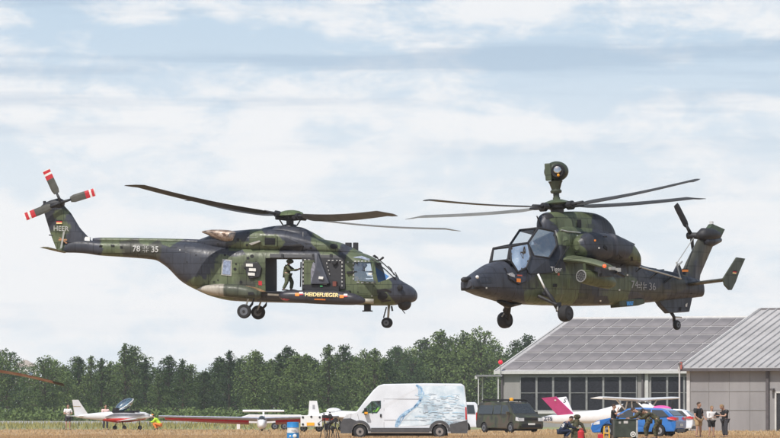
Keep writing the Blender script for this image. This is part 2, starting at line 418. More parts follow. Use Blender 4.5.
def person(label, loc, facing, pose, top, bottom, sleeves='short', legs='long', hair=M_hairb, height=1.75, look=0, helmet=None, group=None, hat=None, shoes=None, bulk=1.1):
    root = empty('person', loc, 0, label, 'person', group); k = height/1.75
    root.rotation_euler = (0, 0, facing); root.scale = (k*bulk, k*bulk, k)
    J = dict(STAND); J.update(pose)
    full = [('pelvis', 'waist'), ('waist', 'chest'), ('chest', 'neck'), ('neck', 'skull')]+LEG+ARM+[('kneeL', 'ankleL'), ('kneeR', 'ankleR'), ('ankleL', 'toeL'), ('ankleR', 'toeR'), ('elbowL', 'wristL'), ('elbowR', 'wristR')]
    mb = skinned(J, full, RAD)
    hd = Vector(J['skull']); nk = Vector(J['neck']); up = (hd-nk).normalized(); c = nk+up*.175
    rm = Matrix.Rotation(look, 3, 'Z') @ Vector((0, 0, 1)).rotation_difference(up).to_matrix()
    mb.ball(c, (.095, .077, .122), 14, 10, rm)
    mb.ball(c+rm @ Vector((.02, 0, -.06)), (.075, .06, .065), 12, 8, rm)          # jaw
    mb.ball(c+rm @ Vector((.1, 0, -.015)), (.022, .016, .026), 8, 6, rm)         # nose
    mb.ball(c+rm @ Vector((.088, 0, -.062)), (.014, .026, .01), 8, 6, rm)        # mouth
    for s in (-1, 1):
        mb.ball(c+rm @ Vector((0, s*.08, -.005)), (.02, .012, .032), 8, 6, rm)   # ears
        mb.ball(c+rm @ Vector((.082, s*.032, .012)), (.013, .016, .009), 8, 6, rm)
        S = 'L' if s > 0 else 'R'
        w = Vector(J['wrist'+S]); d = (w-Vector(J['elbow'+S])).normalized()
        a = d.cross(Vector((0, 0, 1)) if abs(d.z) < .8 else Vector((1, 0, 0))).normalized(); n = d.cross(a)
        mb.box(w+d*.05, (.03, .03, .03)); mb.tube([w-d*.02, w+d*.03, w+d*.09], [.026, .038, .036], 8, flat=.5)
        for q, ln in enumerate((.062, .075, .07, .055)):
            b = w+d*.085+a*(q-1.5)*.019
            mb.tube([b, b+d*ln*.5+n*.004, b+d*ln*.85+n*.022*s, b+d*ln+n*.034*s], [.0095, .009, .008, .006], 6)
        b = w+d*.03+a*-.032; mb.tube([b, b+d*.03-a*.02, b+d*.06-a*.028+n*.012], [.011, .01, .008], 6)
    mb.build('body', M_skin, root, smooth=True)
    # clothing
    JT = {n: J[n] for n in ('waist', 'chest', 'pelvis')}
    JT['collar'] = tuple(lerp(J['chest'][i], J['neck'][i], .8) for i in range(3))
    E = [('waist', 'chest'), ('pelvis', 'waist'), ('chest', 'collar')]; RT = {'waist': (.15, .14), 'chest': (.175, .14), 'pelvis': (.155, .14), 'collar': .065, 'shoulder': .078, 'elbow': .06, 'wrist': .042, 'mid': .07}
    for S in 'LR':
        JT['shoulder'+S] = J['shoulder'+S]; E.append(('chest', 'shoulder'+S))
        if sleeves == 'long': JT['elbow'+S] = J['elbow'+S]; JT['wrist'+S] = J['wrist'+S]; E += [('shoulder'+S, 'elbow'+S), ('elbow'+S, 'wrist'+S)]
        else: JT['mid'+S] = tuple(lerp(J['shoulder'+S][i], J['elbow'+S][i], .7) for i in range(3)); E.append(('shoulder'+S, 'mid'+S))
    skinned(JT, E, RT).build('shirt' if sleeves == 'short' else 'jacket', top, root, smooth=True)
    JB = {'pelvis': J['pelvis']}; E = []; RB = {'pelvis': (.15, .14), 'hip': .108, 'knee': .078, 'ankle': .062, 'low': .09}
    for S in 'LR':
        JB['hip'+S] = J['hip'+S]; E.append(('pelvis', 'hip'+S))
        if legs == 'long': JB['knee'+S] = J['knee'+S]; JB['ankle'+S] = tuple(Vector(J['ankle'+S])+Vector((0, 0, .02))); E += [('hip'+S, 'knee'+S), ('knee'+S, 'ankle'+S)]
        else: JB['low'+S] = tuple(lerp(J['hip'+S][i], J['knee'+S][i], .85) for i in range(3)); E.append(('hip'+S, 'low'+S))
    skinned(JB, E, RB).build('trousers' if legs == 'long' else 'shorts', bottom, root, smooth=True)
    for S in 'LR':
        a = Vector(J['ankle'+S]); t = Vector(J['toe'+S])
        MB().tube([a+(a-t).normalized()*.05-Vector((0, 0, .04)), a-Vector((0, 0, .03)), lerp(a, t, .6), t+(t-a)*.2], [.045, .055, .05, .03], 8, flat=.8).build('shoe', shoes or M_dark, root, smooth=True)
    if helmet:
        h = MB().ball(c+rm @ Vector((-.012, 0, .025)), (.135, .12, .135), 16, 10, rm).build('helmet', helmet, root, smooth=True)
        MB().ball(c+rm @ Vector((.085, 0, .02)), (.05, .085, .05), 12, 8, rm).build('visor', M_dark, h, smooth=True)
        for s in (-1, 1): MB().lathe(c+rm @ Vector((0, s*.09, -.01)), rm @ Vector((0, s, 0)), [(0, .05), (.045, .045)], 10).build('ear_cup', M_dark, h)
    elif hat:
        h = MB().ball(c+rm @ Vector((-.01, 0, .06)), (.108, .09, .085), 14, 8, rm).build('cap', hat, root, smooth=True)
        MB().box(c+rm @ Vector((.12, 0, .05)), (.1, .12, .015), rm).build('cap_peak', hat, h)
        MB().ball(c+rm @ Vector((-.035, 0, -.0)), (.075, .082, .09), 12, 8, rm).build('hair', hair, root, smooth=True)
    else:
        MB().ball(c+rm @ Vector((-.02, 0, .035)), (.098, .086, .105), 14, 8, rm).build('hair', hair, root, smooth=True)
    return root
SIT = {'pelvis': (0, 0, .1), 'waist': (-.02, 0, .25), 'chest': (-.03, 0, .45), 'neck': (-.01, 0, .62), 'skull': (.02, 0, .74), 'hipL': (.02, .1, .08), 'hipR': (.02, -.1, .08),
       'kneeL': (.45, .12, .16), 'kneeR': (.45, -.12, .16), 'ankleL': (.62, .12, -.22), 'ankleR': (.62, -.12, -.22), 'toeL': (.78, .12, -.26), 'toeR': (.78, -.12, -.26),
       'shoulderL': (-.02, .19, .55), 'shoulderR': (-.02, -.19, .55), 'elbowL': (.1, .27, .3), 'elbowR': (.1, -.27, .3), 'wristL': (.34, .2, .3), 'wristR': (.34, -.2, .3)}
M_flight = pm('olive_flight_suit', (.05, .06, .035), .85, vs=8, var=.3)
M_navy = pm('navy_cloth', (.015, .025, .06), .85)
M_tshirt = pm('black_tshirt', (.018, .018, .02), .9)
M_wshirt = pm('white_shirt', (.72, .7, .7), .85, var=.08)
M_pshirt = pm('pale_pink_shirt', (.7, .5, .48), .85, var=.08)
M_khaki = pm('khaki_shorts', (.42, .3, .17), .85)
M_greyd = pm('dark_grey_cloth', (.05, .05, .06), .85)
M_hivis = pm('hi_vis_yellow', (.5, .8, .05), .7, var=.05)
M_orcloth = pm('orange_cloth', (.8, .25, .06), .8)
def uniform():
    m, nt, out = newmat('camouflage_uniform'); b = N(nt, 'ShaderNodeBsdfPrincipled', i_Roughness=.9)
    tc = N(nt, 'ShaderNodeTexCoord'); n = N(nt, 'ShaderNodeTexNoise', i_Scale=11.0, i_Detail=2.0)
    cr = N(nt, 'ShaderNodeValToRGB'); cr.color_ramp.interpolation = 'CONSTANT'
    e = cr.color_ramp.elements; e[0].color = (.03, .028, .02, 1); e[1].position = .45; e[1].color = (.09, .085, .045, 1)
    x = e.new(.53); x.color = (.05, .065, .03, 1); x = e.new(.6); x.color = (.11, .07, .045, 1)
    nt.links.new(tc.outputs['Object'], n.inputs['Vector']); nt.links.new(n.outputs['Fac'], cr.inputs[0]); nt.links.new(cr.outputs[0], b.inputs['Base Color'])
    nt.links.new(b.outputs[0], out.inputs[0]); return m
M_unif = uniform()

# ================================================================== transport helicopter (left, nose to the right)
fa = Fr(290, 318, 280.2, R(-10)); SG = -1
nh = fa.root('transport_helicopter', 'larger camouflaged transport helicopter flying on the left with an open side door and long pod', 'helicopter')
H1 = Hull(fa, [(57, 249.5, 251.5, .06, 2, .5), (66, 243.5, 252.6, .14, 2.1, .5), (76, 240.2, 252.8, .2, 2.2, .5), (86, 240.2, 253.5, .26, 2.3, .5), (100, 241, 255.5, .33, 2.3, .5), (130, 241, 257.5, .4, 2.4, .5), (155, 241, 260, .48, 2.5, .5), (166, 241.5, 266, .64, 2.6, .5), (184, 242, 282.5, .98, 3, .5),
               (200, 243, 291, 1.2, 3.4, .45), (215, 245, 297, 1.28, 3.8, .45), (235, 247, 301, 1.3, 4.2, .45), (300, 248, 303, 1.3, 4.5, .45), (345, 250, 304, 1.3, 4.2, .42), (360, 252.5, 305, 1.28, 3.8, .4),
               (369, 255.5, 305.5, 1.24, 3.4, .4), (379, 261.5, 305.5, 1.15, 3, .38), (389, 270.5, 305.5, 1.02, 2.8, .4), (398, 278.5, 304.5, .88, 2.6, .42), (406, 283.5, 303.5, .7, 2.4, .45), (411, 286.3, 302.6, .58, 2.3, .5), (415, 289.6, 301, .38, 2.1, .5), (417, 293, 298.6, .12, 2, .5)])
seedsN = [(x, y, c) for c, L in ((CG, [(60, 213), (62, 226), (58, 236), (103, 243), (104, 250), (112, 246), (116, 252), (125, 238), (150, 238.5), (172, 240), (196, 283), (214, 276), (222, 263), (231, 280), (240, 260), (246, 250), (212, 287), (226, 270), (254, 232), (262, 241), (276, 240), (240, 247), (262, 262), (261, 288), (320, 244), (336, 243), (330, 250), (350, 266), (349, 285), (358, 258), (362, 288), (376, 290), (384, 287), (376, 300), (366, 300), (386, 300), (368, 254), (352, 256), (388, 283)]),
          (CG2, [(200, 288), (250, 275), (262, 275), (255, 262)]),
          (CB, [(124, 248), (135, 250), (147, 252), (155, 248), (252, 268), (66, 205), (300, 300), (248, 288)]),
          (CK, [(52, 208), (60, 204), (52, 222), (75, 240), (68, 220), (80, 248), (90, 244), (97, 249), (92, 238), (195, 240), (166, 252), (178, 248), (192, 256), (206, 258), (214, 250), (204, 268), (190, 268), (184, 277), (222, 247), (216, 238), (232, 236), (243, 233), (288, 232), (292, 246), (306, 240), (308, 249), (346, 250), (347, 244), (300, 228), (275, 227), (394, 276), (400, 284), (409, 290), (395, 297), (405, 298), (270, 300), (240, 253)])) for x, y in L]
hull = H1.mesh(.042, 124).build('fuselage', M_camo, nh, smooth=True); paint(hull, fa, seedsN, SG)
def cutpoly(fr, pts, ly, y0, y1): return MB().prism([fr.inv(p[0], p[1], ly) for p in pts], y0, y1)
boolean(hull, [(cutpoly(fa, [(265.5, 258), (302, 258), (302, 291.5), (265.5, 291)], -1.28, -2, 2), M_black),
               (cutpoly(fa, [(354.5, 262.5), (370, 262), (373.5, 281), (355, 280.5)], -1.2, -2, 2), M_black),
               (cutpoly(fa, [(373.5, 262.5), (376.5, 262.5), (392, 276), (386, 279.5), (378, 282)], -1.1, -2, 2), M_black)])
paint(hull, fa, seedsN, SG)
for p in hull.data.polygons: p.use_smooth = True
sharp(hull.data, .5)
# driveshaft spine along the boom
H2 = Hull(fa, [(93, 238.2, 242.5, .1, 2.2, .5), (100, 237.6, 243, .16, 2.2, .5), (150, 238.2, 243, .17, 2.2, .5), (200, 239.4, 246, .2, 2.2, .5), (225, 241, 250, .25, 2.2, .5)])
o = H2.mesh(.08, 32).build('spine_fairing', M_camo, nh, smooth=True); paint(o, fa, seedsN, SG)
# engine deck
H3 = Hull(fa, [(198, 240, 246, .2, 2.4, .5), (208, 236.5, 250, .62, 2.6, .5), (222, 232, 251.5, .95, 2.8, .5), (240, 230.5, 252.5, 1.08, 3, .5), (262, 229, 253.5, 1.14, 3.2, .5), (285, 230, 254, 1.16, 3.2, .5), (305, 234.5, 254.5, 1.14, 3.2, .48), (322, 239, 255, 1.1, 3, .45), (338, 242, 255.5, 1.04, 2.8, .42), (350, 246.5, 256, .92, 2.6, .4), (361, 252, 257, .7, 2.4, .4)])
cowl = H3.mesh(.045, 96).build('engine_cowling', M_camo, nh, smooth=True); paint(cowl, fa, seedsN, SG)
H4 = Hull(fa, [(258, 230, 236, .2, 2, .3), (265, 227.5, 236, .5, 2.2, .3), (282, 225.5, 238, .62, 2.4, .3), (300, 227, 240, .6, 2.3, .3), (312, 232, 241, .45, 2.2, .3), (324, 239, 242, .2, 2, .3)])
o = H4.mesh(.07, 40).build('mast_fairing', M_camo, nh, smooth=True); paint(o, fa, seedsN, SG)
# intake with grille, round hole, exhaust
def fit(h, pts, mat, name, t=.03, par=nh, sg=SG, off=0, bevel=0): return h.slab(pts, sg, t, off).build(name, mat, par, bevel=bevel)
g = fit(H3, [(262.5, 235.5), (277.5, 236), (277, 246.5), (263, 246)], M_camo, 'intake_frame', .09, bevel=.015); recolor(g, CG)
fit(H3, [(265, 237.5), (275.5, 238), (275.2, 244.8), (265.5, 244.6)], M_black, 'intake_grille', .1, g)
for i in range(4): fit(H3, [(265, 238.8+i*1.6), (275.4, 239.1+i*1.6), (275.4, 239.5+i*1.6), (265, 239.2+i*1.6)], M_dark, 'grille_bar', .12, g)
o = fit(H3, [(279, 250.5), (284, 246), (300, 243.5), (304, 246), (302, 251.5), (281, 252.5)], M_dark, 'side_intake', .12, bevel=.03)
o = fit(H3, [(249.5, 243.5), (260, 240.5), (261, 241.8), (252, 245.3)], M_steel, 'fold_bracket', .16)
el = [(334+4*math.cos(a*math.pi/8), 246.3+2.7*math.sin(a*math.pi/8)) for a in range(16)]
H3.panel(el, SG, .02).build('vent_opening', M_black, nh)
for (x, y, r_) in ((311, 247.8, 1.3), (238, 239.5, 1.4), (218, 244, 1), (247, 245, 1.2), (230, 247, .8)):
    H3.panel([(x+r_*math.cos(a*math.pi/5), y+r_*math.sin(a*math.pi/5)) for a in range(10)], SG, .02, 1).build('inspection_hole', M_black, nh)
M_exh = pm('heat_stained_exhaust', (.3, .2, .15), .5, metal=.5, var=.4, vs=5, col2=(.5, .42, .36))
for s in (-1, 1):
    fe_ = Fr(290, 318, 280.2, R(-10)); fe_.O = fa.O+fa.M @ Vector((0, -.8, 0))
    HE = Hull(fe_, [(202, 231.2, 232.6, .03, 2, .6), (207, 230.2, 234.6, .12, 2, .6), (213, 229.6, 237.8, .22, 2.2, .6), (220, 229.6, 240.6, .3, 2.4, .55), (227, 230, 242.4, .34, 2.6, .5), (233, 231, 242.6, .33, 2.6, .5), (237, 233, 241, .2, 2.4, .5)])
    m_ = HE.mesh(.07, 28); m_.v = [(x, s*(y+.8) if s > 0 else y-.8, z) for x, y, z in m_.v]
    e = m_.build('exhaust_duct', M_exh, nh, smooth=True)
    if s < 0:
        for P_, mt, nm in (([(203, 231.2), (213, 229.9), (228, 230.3), (233, 231.4), (226, 232), (212, 232.4)], M_dark, 'exhaust_lip'), ([(229.5, 233), (231, 233), (230.5, 239), (227.5, 242.2), (226, 242), (229, 238)], M_steel, 'exhaust_rim'), ([(212, 233.4), (225, 233.2), (226.5, 236), (219, 237.8)], pm('dark_brown_duct', (.1, .06, .04), .7), 'duct_interior')):  # duct interior is a darker brown patch on the fairing
            q = HE.slab(P_, -1, .02); q.v = [(x, y-.8, z) for x, y, z in q.v]; q.build(nm, mt, e)
# tail fin
def finmesh(fr, pts, ly, th, name, par, mat=M_camo, seeds=None, sg=1, sub=14, flat=False):
    """swept fin: quads between a front edge polyline and a rear edge polyline, aerofoil thickness"""
    fe, re_ = pts; rs = []
    for i in range(sub+1):
        t = i/sub
        def ev(L):
            k = t*(len(L)-1); j = min(int(k), len(L)-2); f = k-j
            return (lerp(L[j][0], L[j+1][0], f), lerp(L[j][1], L[j+1][1], f))
        a = fr.P(*ev(fe), ly); b = fr.P(*ev(re_), ly); r = []
        for u in [q/16 for q in range(17)]: r.append(a.lerp(b, u)+Vector((0, th*math.sin(math.pi*min(1, u**.6))*.5+.004, 0)))
        for u in [q/16 for q in range(15, 0, -1)]: r.append(a.lerp(b, u)-Vector((0, th*math.sin(math.pi*min(1, u**.6))*.5+.004, 0)))
        rs.append(r)
    o = MB().rings(rs).build(name, mat, par, smooth=True, auto=True)
    if seeds: paint(o, fr, seeds, sg)
    return o
finmesh(fa, ([(92, 241), (80, 228), (71, 213), (64.5, 206)], [(57.5, 252), (52, 238), (47, 222), (43, 209)]), 0, .3, 'tail_fin', nh, seeds=seedsN, sg=SG)
o = MB().tube([fa.P(41, 206.6), fa.P(45, 206, 0), fa.P(52, 204.5, 0), fa.P(60, 203.5, 0), fa.P(64, 204, 0)], [.02, .14, .2, .25, .16], 14).build('tail_gearbox', M_dark, nh, smooth=True)
MB().tube([fa.P(44.5, 206), fa.P(44.5, 201)], [.06, .07], 8).build('beacon', M_dark, nh)
MB().tube([fa.P(49, 235), fa.P(53, 235.5)], .03, 6).build('fin_probe', M_dark, nh)
# stabiliser (one side, starboard) 
for side_ in (1,):
    a = [fa.P(56, 250.5, -.1), fa.P(67, 252.5, -.1)]
    tipf = fa.P(50, 248.2, -2.0); tipr = fa.P(39.5, 247.5, -2.0)
    rs = []
    for i in range(9):
        t = i/8; fr_ = fa.P(67, 252.5, -.1).lerp(tipf, t); rr = fa.P(55, 251, -.1).lerp(tipr, t)
        rs.append([rr.lerp(fr_, u)+Vector((0, 0, z)) for u, z in ((0, 0), (.4, .045), (.8, .05), (1, 0), (.8, -.04), (.4, -.03))])
    o = MB().rings(rs).build('stabiliser', M_camo, nh, smooth=True, auto=True); recolor(o, (.11, .1, .05))
# tail rotor on the port side, four blades
hubT = fa.P(61, 202.5, -.42)
MB().lathe(hubT+Vector((0, .3, 0)), (0, -1, 0), [(0, .09), (.2, .1), (.36, .06)], 12).build('tail_rotor_hub', M_dark, nh, smooth=True)
M_tb = pm('tail_blade_grey', (.07, .07, .06), .55)
for (tx, ty, hid) in ((46, 170, 0), (95, 192, 0), (25, 217, 0), (76, 236, 1)):
    tip = fa.P(tx, ty, -.42 if not hid else -.42); u = (tip-hubT).normalized(); L = 1.62 if not hid else 1.5
    if hid: continue
    L = (tip-hubT).length; sd = u.cross(Vector((0, 1, 0))).normalized(); o = None
    for (t0, t1, m) in ((.28, .72, M_tb), (.72, .84, M_red), (.84, .9, M_white), (.9, .98, M_red), (.98, 1.0, M_white)):
        rs = []
        for k in range(5):
            t = lerp(t0, t1, k/4); c = .17*(1 if t > .32 else .7); p = hubT+u*L*t
            rs.append([p+sd*c*x+Vector((0, z*.03, 0)) for x, z in ((-1, 0), (-.3, 1), (.5, .9), (1, 0), (.5, -.7), (-.3, -.6))])
        q = MB().rings(rs).build('tail_rotor_blade' if o is None else 'blade_band', m, nh if o is None else o, smooth=False)
        if o is None: o = q
    MB().tube([hubT, hubT+u*L*.3], [.07, .05], 8).build('blade_arm', M_dark, o, smooth=True)
# markings
flag(H1, -100, 0, 1, 1, SG, nh) if False else None
def finpanel(fr, pts, ly, mat, name, par):
    return MB().add([fr.P(x, y, ly) for x, y in pts], [tuple(range(len(pts)))]).build(name, mat, par)
fy = -.19
fl = finpanel(fa, [(56.3, 220), (62, 220), (62, 221.2), (56.3, 221.2)], fy, M_black, 'flag_marking', nh)
finpanel(fa, [(56.3, 221.2), (62, 221.2), (62, 222.5), (56.3, 222.5)], fy, M_red, 'flag_stripe', fl)
finpanel(fa, [(56.3, 222.5), (62, 222.5), (62, 223.8), (56.3, 223.8)], fy, M_gold, 'flag_stripe', fl)
text_on('HEER', .3, fa.P(61, 228.7, fy), (.98, 0, -.05), (0, 0, 1), 'lettering', M_worn, nh, .003)
M_tan = pm('tan_emblem', (.4, .2, .1), .6)
em = finpanel(fa, [(58.5, 237), (60.5, 237.6), (67.5, 243), (66, 243.6)], fy, M_tan, 'emblem', nh)
finpanel(fa, [(58.5, 239), (67, 239), (67, 240.6), (58.5, 240.6)], fy-.01, M_tan, 'emblem_bar', em)
finpanel(fa, [(63, 232), (65, 231), (62, 248), (60, 248.5)], fy-.015, M_steel, 'emblem_blade', em)
H1.text('78', 136.5, 248.9, .2*1.25, SG, 'lettering', M_worn, nh, .008)
cross_on(H1, 145.8, 249.2, 3.2, SG, nh)
H1.text('35', 155, 249.6, .2*1.25, SG, 'lettering', M_worn, nh, .008)
fit(H1, [(84.8, 236.5), (90, 237.2), (90, 241), (84.8, 240.5)], M_steel, 'fin_root_plate', .05)
fit(H1, [(100, 245), (102.5, 245.3), (99.5, 254.5), (97.3, 254)], M_black, 'boom_hinge', .05)
fit(H1, [(111, 244.5), (114.5, 245), (114.5, 246.5), (111, 246)], M_black, 'boom_latch', .04)
fit(H1, [(120.5, 246), (122.5, 246.3), (122.5, 248), (120.5, 247.5)], M_black, 'boom_latch', .04)
# rear window and plates
w_ = fit(H1, [(222.5, 259), (232, 260), (231.5, 276), (221.3, 275)], M_steel, 'rear_window', .03)
M_winp = pm('pale_blue_glass', (.25, .3, .42), .25, var=.35, vs=6)
fit(H1, [(223.8, 260.3), (230.8, 261), (230.4, 274.8), (222.6, 274)], M_winp, 'window_pane', .045, w_)
for (x, y, r_) in ((225, 255, 1.3), (252, 256, 1.9), (248, 258, 1.5), (235, 269, 1.6), (245.5, 268, 1.5), (241, 282, 1.5), (214, 282, .8), (236, 264, 1.0)):
    H1.panel([(x+r_*math.cos(a*math.pi/4), y+r_*.9*math.sin(a*math.pi/4)) for a in range(8)], SG, .02, 1).build('surface_fitting', M_black, nh)
fl_ = fit(H1, [(247.5, 263), (258, 262), (262, 268), (260, 277), (250, 279), (246, 272)], M_dark, 'flare_dispenser', .1, bevel=.03)
for (x, y) in ((250, 265.2), (253, 269.8), (252, 274.2)):
    fit(H1, [(x-3.4, y-1.6), (x+3.4, y-1.3), (x+3.4, y+1.6), (x-3.4, y+1.3)], M_white, 'dispenser_cover', .14, fl_)
H1.panel([(258.5, 281), (262, 281), (262, 285.5), (258.5, 285)], SG, .015, 1).build('red_square_mark', M_red, nh)
# sponson
H5 = Hull(fa, [(203, 289.5, 290.3, .02, 2, .5), (210, 286.4, 293, .16, 2, .5), (218, 285, 295.5, .27, 2.2, .5), (227, 284.5, 297, .34, 2.4, .5), (240, 284.8, 298.5, .38, 2.6, .5), (254, 287, 300, .38, 2.6, .5), (262, 290, 300, .3, 2.4, .5), (267, 292.5, 298, .1, 2, .5)])
M_cream = pm('cream_sponson_nose', (.36, .34, .28), .5, var=.15)
for s in (-1, 1):
    m_ = H5.mesh(.06, 32); nose = MB(); rest = MB()
    xb = fa.inv(226.5, 290, 0)[0]
    m_.v = [(x, y+s*1.3, z) for x, y, z in m_.v]
    o = m_.build('sponson', M_camo, nh, smooth=True)
    me = o.data; ca = me.color_attributes.new('paint', 'FLOAT_COLOR', 'POINT'); buf = []
    for v in me.vertices: buf += [*((.36, .33, .28) if v.co.x < xb+.2 else (.075, .085, .06)), 1]
    ca.data.foreach_set('color', buf)
    MB().box(fa.P(251, 293.5, SG*1.7)*1 if s == SG else Vector((fa.P(251, 293.5, 1.7).x, 1.7, fa.P(251, 293.5, 1.7).z)), (.25, .06, .12)).build('step_hole', M_black, o)
# under-floor sill and main gear
fit(H1, [(262, 292), (306, 292.5), (306, 302), (262, 300.5)], M_dark, 'door_sill', .06)
for s in (-1, 1):
    c = fa.P(244, 311.3, -1.6); c.y = s*1.55
    top = fa.P(253, 297, -1.5); top.y = s*1.5
    leg = MB().tube([top+Vector((.1, 0, .1)), (top+c)/2+Vector((.15, 0, 0)), c+Vector((.05, -s*.16, 0))], [.07, .055, .06], 8).build('main_gear_leg', M_dark, nh, smooth=True)
    MB().tube([top+Vector((-.15, 0, .1)), c+Vector((0, -s*.16, .1))], [.04, .04], 8).build('gear_strut', M_steel, leg)
    wheel(c, .31, .24, leg)
nl = fa.P(389, 304); nw = fa.P(387, 322.8)
leg = MB().tube([nl, nw+Vector((.05, 0, .2))], [.06, .045], 8).build('nose_gear_leg', M_steel, nh, smooth=True)
MB().tube([fa.P(386.5, 307), fa.P(383.5, 318)], .03, 6).build('gear_strut', M_dark, leg)
MB().tube([fa.P(391.5, 306), fa.P(392.5, 311)], .04, 6).build('gear_strut', M_dark, leg)
for s in (-1, 1): wheel(nw+Vector((0, s*.14, 0)), .225, .14, leg)
# long dark pod with lettering
H6 = Hull(fa, [(279, 294, 297.5, .08, 2, .5), (284, 291, 301, .3, 2.2, .5), (293, 290.3, 302.4, .34, 2.4, .5), (330, 290.8, 304.5, .36, 2.4, .5), (352, 293, 305, .34, 2.3, .5), (361, 296.3, 304, .22, 2.2, .5), (365, 299, 302.4, .08, 2, .5)])
PY = -1.72
class Off:     # pod sits outboard: shift its frame sideways
    pass
fp = Fr(290, 318, 280.2, R(-10)); fp.O = fa.O+fa.M @ Vector((0, PY, 0))
H6 = Hull(fp, [(279, 294, 297.5, .08, 2, .5), (284, 291, 301, .3, 2.2, .5), (293, 290.3, 302.4, .34, 2.4, .5), (330, 290.8, 304.5, .36, 2.4, .5), (352, 293, 305, .34, 2.3, .5), (361, 296.3, 304, .22, 2.2, .5), (365, 299, 302.4, .08, 2, .5)])
podroot = H6.mesh(.06, 40).build('side_pod', pm('pod_dark_paint', (.035, .033, .042), .4), nh, smooth=True); podroot.location = (0, PY, 0)
H6.text('HEIDEFLIEGER', 321.8, 294.9, .165, SG, 'lettering', M_gold, podroot, .006, rot=-.03, off=.06)
sm = MB()
for k_ in range(9):
    x_ = 314.6+k_*1.25; q_ = H6.panel([(x_, 298.6+k_*.04), (x_+.85, 298.6+k_*.04), (x_+.85, 300+k_*.04), (x_, 300+k_*.04)], SG, .03, 1); sm.add(q_.v, q_.f)
sm.build('small_orange_marks', M_orange, podroot)
for x, y in ((299, 294), (343.5, 296)):
    f_ = H6.panel([(x-3.8, y-1), (x+.3, y-1), (x+.3, y+2), (x-3.8, y+2)], SG, .02, 1).build('pod_badge', M_orange, podroot)
    H6.panel([(x+.3, y-2.2), (x+4, y-2.2), (x+4, y-.4), (x+.3, y-.4)], SG, .02, 1).build('badge_white_stripe', M_white, f_)
    H6.panel([(x+.3, y-.4), (x+4, y-.4), (x+4, y+.9), (x+.3, y+.9)], SG, .02, 1).build('badge_red_stripe', M_red, f_)
H6.panel([(281, 298), (290, 299.3), (287.5, 300.8), (282.5, 300)], SG, .02, 1).build('red_warning_stripe', pm('faded_red', (.4, .08, .1), .5), podroot)
MB().tube([fa.P(361, 300.7, -1.3), fa.P(373.5, 301.3, -1.3)], .105, 12).build('cream_tube', M_cream, nh, smooth=True)
for x in (318, 350): MB().box(fa.P(x-2, 292, -1.4), (.2, .5, .12)).build('pod_bracket', M_dark, nh)
o = MB().box(fa.P(367.5, 308, -.5), (.26, .26, .26)).box(fa.P(367.5, 311, -.5), (.4, .3, .05)).build('belly_camera', M_dark, nh)
# sliding door panel slid forward, with white dashes
dr = fit(H1, [(302.5, 257), (345, 258), (345.5, 289), (303, 289)], M_dark, 'cabin_door', .12, bevel=.02)
pn = fit(H1, [(304.5, 260), (315, 260.3), (313, 285), (304.5, 285)], M_camo, 'door_green_panel', .14, dr); recolor(pn, CG)
def dash(x0, y0, x1, y1, n, par, t=.15, w=.35):
    for i in range(n):
        a = (i+.15)/n; b = (i+.65)/n
        xa, ya, xb, yb = lerp(x0, x1, a), lerp(y0, y1, a), lerp(x0, x1, b), lerp(y0, y1, b)
        dx, dy = xb-xa, yb-ya; L = math.hypot(dx, dy); nx, ny = -dy/L*w, dx/L*w
        mb.add(H1.slab([(xa+nx, ya+ny), (xb+nx, yb+ny), (xb-nx, yb-ny), (xa-nx, ya-ny)], SG, t).v, [(4, 5, 6, 7), (0, 1, 5, 4), (1, 2, 6, 5), (2, 3, 7, 6), (3, 0, 4, 7)])
mb = MB()
dash(303.8, 261, 303.8, 286, 6, dr, w=.5); dash(304, 259.6, 312, 259.9, 2, dr); dash(328, 260.5, 343, 260.5, 4, dr, w=.5)
dash(342.6, 261, 342.6, 288, 7, dr, w=.5); dash(327, 262, 330.5, 276, 4, dr)
dash(354, 261.3, 371, 261, 5, dr, .03, .5); dash(353.2, 262, 353.5, 281, 5, dr, .03, .5); dash(356, 282.2, 375, 282.8, 4, dr, .03, .5)
mb.build('white_edge_dashes', M_worn, dr)
cov = fit(H1, [(311.5, 270), (314, 262), (319, 266), (324, 284), (311.5, 284)], pm('grey_padded_cover', (.2, .2, .24), .7, var=.5, vs=8), 'door_window_cover', .2, dr, bevel=.03)
wd = H1.slab([(315.5, 253), (319.5, 253.5), (331, 284), (312, 284.5), (317, 268)], SG, .42).build('triangular_fairing', pm('grey_fairing', (.06, .065, .085), .5), nh, bevel=.05)
fit(H1, [(321, 276.5), (325.5, 277), (325, 279.5), (320.5, 279)], M_white, 'fairing_plate', .5, wd)
fit(H1, [(306, 284.8), (340, 286), (340, 292.5), (306, 291)], M_dark, 'footstep', .3)
fit(H1, [(317, 282.8), (328, 283.3), (328, 284.6), (317, 284.2)], M_steel, 'step_plate', .32)
fit(H1, [(321.5, 285.7), (324, 285.8), (324, 286.8), (321.5, 286.7)], pm('green_lamp', (.1, .6, .2), .4), 'green_light', .34)
fit(H1, [(334, 281.5), (337.5, 281.5), (337.5, 286.5), (334, 286.3)], pm('rust_brown_fitting', (.18, .05, .035), .6), 'brown_fitting', .32)
fit(H1, [(332.5, 263), (336.5, 260), (338, 262), (335, 265)], M_black, 'door_handle', .2, dr)
fit(H1, [(270, 253.7), (346, 255.5), (346, 258.2), (270, 257.6)], M_dark, 'door_rail', .05)
for x in (281.5, 312.5, 330): fit(H1, [(x, 254), (x+2.5, 254), (x+2.5, 258.5), (x, 258.5)], M_black, 'rail_bracket', .1)
# gun mount rod in the doorway
MB().tube([fa.P(301, 262, -1.0), fa.P(300.5, 287, -1.0)], .03, 6).build('door_post', M_dark, nh)
